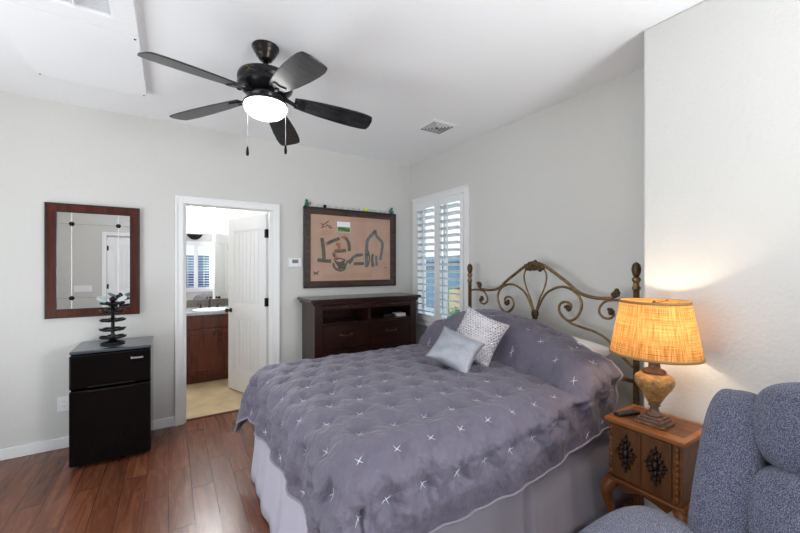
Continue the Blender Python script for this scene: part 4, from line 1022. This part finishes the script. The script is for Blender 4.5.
for y in (ny0+0.020, ny1-0.004):
    for i in range(9): b.sup((nx0-0.003, y, 0.400+i*0.0275), (0.008, 0.010, 0.016+0.003*math.sin(i*2)), 2, 4)
b.build('carved_edge', 'stand', ns)
for sx, sy in ((-1, -1), (-1, 1), (1, -1), (1, 1)):
    x = nx0+0.010 if sx < 0 else nx1-0.02; y = ny0+0.015 if sy < 0 else ny1-0.015
    kx, ky = (sx*0.6 if sx < 0 else 0.1), sy*0.8
    b = MB(); pr = [(0.354, 0.0, 0.029), (0.33, 0.022, 0.034), (0.295, 0.036, 0.031), (0.24, 0.028, 0.024), (0.18, 0.008, 0.018), (0.11, -0.004, 0.014), (0.06, -0.004, 0.013), (0.03, 0.006, 0.018), (0.012, 0.014, 0.023), (0.0, 0.014, 0.020)]
    b.tube(spline([(x+kx*o*1.0, y+ky*o*1.0, z) for z, o, r in pr], 3), [r for r in [pr[min(int(i/3), 9)][2]*(1-(i % 3)/3)+pr[min(int(i/3)+1, 9)][2]*((i % 3)/3) for i in range(28)]], 12)
    b.build('leg', 'stand', ns)
b = MB(); b.prism([(ny0+0.03, 0.355), (ny0+0.06, 0.315), (ny0+0.11, 0.33), (ym, 0.342), (ny1-0.11, 0.33), (ny1-0.06, 0.315), (ny1-0.03, 0.355)], 0, 0.014, frameM((nx0+0.0, 0, 0), (0, 1, 0), (0, 0, 1), (1, 0, 0))); b.build('apron', 'stand', ns)

# remote
rm = thing('remote_control', 'small black remote control lying on the nightstand next to the lamp', 'remote', (1.995, 0.955, 0.6742))
Q = Matrix.Translation((1.998, 0.945, 0.6742)) @ Matrix.Rotation(math.radians(-18), 4, 'Z')
b = MB(); b.box(-0.075, 0.06, -0.020, 0.020, 0.0, 0.014, Q); b.build('case', 'remote', rm, bevel=0.004)
b = MB()
for i in range(7):
    for j in range(3): b.box(-0.062+i*0.016, -0.054+i*0.016, -0.013+j*0.010, -0.007+j*0.010, 0.014, 0.0155, Q)
b.build('buttons', 'rbtn', rm)

# lamp
LX, LY, LZ = 1.998, 0.825, 0.6742
lp = thing('table_lamp', 'lit table lamp with tan burlap shade and mottled gold urn base on the nightstand', 'lamp', (LX, LY, LZ))
b = MB()
for (hw, z0, z1) in ((0.062, 0.0, 0.014), (0.054, 0.014, 0.028), (0.046, 0.028, 0.040)): b.box(LX-hw, LX+hw, LY-hw, LY+hw, LZ+z0, LZ+z1)
for sx in (-1, 1):
    for sy in (-1, 1): b.sup((LX+sx*0.056, LY+sy*0.056, LZ+0.008), (0.012, 0.012, 0.008), 2, 4)
b.build('base', 'gbase', lp, bevel=0.004)
b = MB(); b.lathe([(0.036, 0.040), (0.036, 0.048), (0.024, 0.056), (0.018, 0.070), (0.018, 0.082), (0.026, 0.088), (0.022, 0.096), (0.030, 0.104)], (LX, LY, LZ), 28); b.build('pedestal', 'gbase', lp)
b = MB(); b.lathe([(0.026, 0.104), (0.036, 0.118), (0.050, 0.145), (0.068, 0.170), (0.080, 0.192), (0.083, 0.212), (0.079, 0.228), (0.064, 0.240), (0.046, 0.247)], (LX, LY, LZ), 36); b.build('urn', 'gfix', lp)
b = MB(); b.lathe([(0.045, 0.2475), (0.050, 0.255), (0.044, 0.262), (0.026, 0.268), (0.024, 0.292), (0.030, 0.297), (0.042, 0.303), (0.045, 0.312), (0.034, 0.318), (0.012, 0.322), (0.010, 0.36), (0.018, 0.365), (0.018, 0.40), (0, 0.40)], (LX, LY, LZ), 28); b.build('neck', 'gbase', lp)
b = MB(); b.sup((LX, LY, LZ+0.445), (0.028, 0.028, 0.042), 2, 8); b.build('bulb', 'bulb', lp)
# shade with uv for the weave
z0, z1, r0, r1 = 1.010, 1.272, 0.190, 0.143
seg = 72; b = MB(); uvl = b.bm.loops.layers.uv.new('UVMap')
rows = 8
vv = [[b.bm.verts.new((LX+(r0+(r1-r0)*j/rows)*math.cos(2*PI*k/seg), LY+(r0+(r1-r0)*j/rows)*math.sin(2*PI*k/seg), z0+(z1-z0)*j/rows)) for j in range(rows+1)] for k in range(seg)]
for k in range(seg):
    for j in range(rows):
        f_ = b.bm.faces.new([vv[k][j], vv[(k+1) % seg][j], vv[(k+1) % seg][j+1], vv[k][j+1]]); f_.smooth = True
        for lp_, (du, dv) in zip(f_.loops, ((0, 0), (1, 0), (1, 1), (0, 1))): lp_[uvl].uv = ((k+du)/seg, (j+dv)/rows)
sh = b.build('shade', 'burlap', lp)
stm = mat('shade_trim', rgb(150, 116, 72), 0.8)
for (r, z) in ((r0+0.0005, z0+0.004), (r1+0.0005, z1-0.004)):
    b = MB(); b.lathe([(r-0.001, z-0.006), (r+0.002, z-0.006), (r+0.0014, z+0.006), (r-0.002, z+0.006)], (LX, LY, 0), 60, caps=False)
    b.build('shade_trim', stm, lp)
b = MB()
for a in (0, 2*PI/3, 4*PI/3): b.tube([(LX, LY, z1-0.012), (LX+math.cos(a)*(r1-0.002), LY+math.sin(a)*(r1-0.002), z1-0.006)], 0.002, 6)
b.lathe([(0.008, -0.012), (0.010, 0), (0.005, 0.008), (0, 0.012)], (LX, LY, z1-0.008), 12); 
hp_ = [(0.018, 0.385), (0.05, 0.42), (0.058, 0.48), (0.04, 0.55), (0.0, 0.588)]
for s_ in (-1, 1): b.tube(spline([(LX+s_*x, LY, LZ+z) for x, z in hp_]), 0.002, 6)
b.build('harp', 'brass', lp)
l = bpy.data.lights.new('lamp_light', 'POINT'); l.energy = 7.0; l.color = (1.0, 0.82, 0.60); l.shadow_soft_size = 0.035
o = bpy.data.objects.new('lamp_light', l); COL.objects.link(o); o.parent = lp; o.location = (0, 0, 0.47)

# ================================================================== recliner
rc = thing('recliner', 'blue grey tweed recliner armchair beside the nightstand', 'armchair', (1.35, 0.12, 0))
TW = 'tweed'
def wob(s_):
    def f(w): return w*(1+0.030*noise.noise(Vector((w.x*1.6+s_, w.y*1.6, w.z*1.6))))
    return f
lean = math.atan2(0.17, 0.42)
def backM(y): return Matrix.Translation((1.52, y, 0.55)) @ Matrix.Rotation(lean, 4, 'Y')   # local z runs up the back
b = MB(); b.sup((0.16, 0.0, 0.10), (0.12, 0.375, 0.40), 5, 16, backM(0.12), wob(1)); b.build('back_shell', TW, rc)
for i, (y, s_) in enumerate(((0.435, 1), (-0.195, -1))):
    b = MB()
    def fw_(w, s_=s_):
        w = w*(1+0.02*noise.noise(w*2)); k = 1-0.10*max(0, w.z)**2; return Vector((w.x, w.y*k+0.10*s_*(-w.z)*0.3, w.z))
    b.sup((0.060, 0, 0.165), (0.125, 0.088, 0.325), 4.2, 18, backM(y), fw_); b.build('back_wing', TW, rc)
def cush(w): 
    return Vector((w.x*(1+0.05*noise.noise(w*2.3)), w.y, w.z*(1+0.04*noise.noise(w*1.7+Vector((3, 1, 2))))))
b = MB(); b.sup((0.04, 0, 0.405), (0.150, 0.278, 0.158), 3.3, 20, backM(0.12), cush); b.build('head_cushion', TW, rc)
b = MB(); b.sup((0.04, 0, 0.145), (0.140, 0.274, 0.158), 3.3, 20, backM(0.12), cush); b.build('back_cushion', TW, rc)
b = MB(); b.sup((0.03, 0, -0.06), (0.12, 0.28, 0.09), 4.0, 14, backM(0.12), cush); b.build('lumbar_cushion', TW, rc)
for y in (0.56, -0.32):
    b = MB()
    b.sup((1.20, y+(-0.02 if y > 0 else 0.02), 0.25), (0.40, 0.09, 0.25), 8, 14); b.build('arm', TW, rc)
    b = MB()
    def fa(w): return Vector((w.x, w.y*(1+0.06*w.x), w.z+0.22*(1-(w.x+0.0)**2)-0.1))
    b.sup((1.15, y+(0.008 if y > 0 else -0.008), 0.524), (0.38, 0.130, 0.058), 3.0, 20, None, fa); b.build('arm_pad', TW, rc)
b = MB(); b.sup((1.19, 0.12, 0.42), (0.36, 0.335, 0.10), 4, 18, None, wob(4)); b.build('seat_cushion', TW, rc)
b = MB(); b.sup((0.80, 0.12, 0.24), (0.06, 0.33, 0.19), 4, 14, None, wob(6)); b.build('footrest', TW, rc)
b = MB(); b.box(0.85, 1.72, -0.32, 0.56, 0.0, 0.10); b.box(0.9, 1.68, -0.26, 0.50, 0.10, 0.33); b.build('base', 'remote', rc, bevel=0.01)
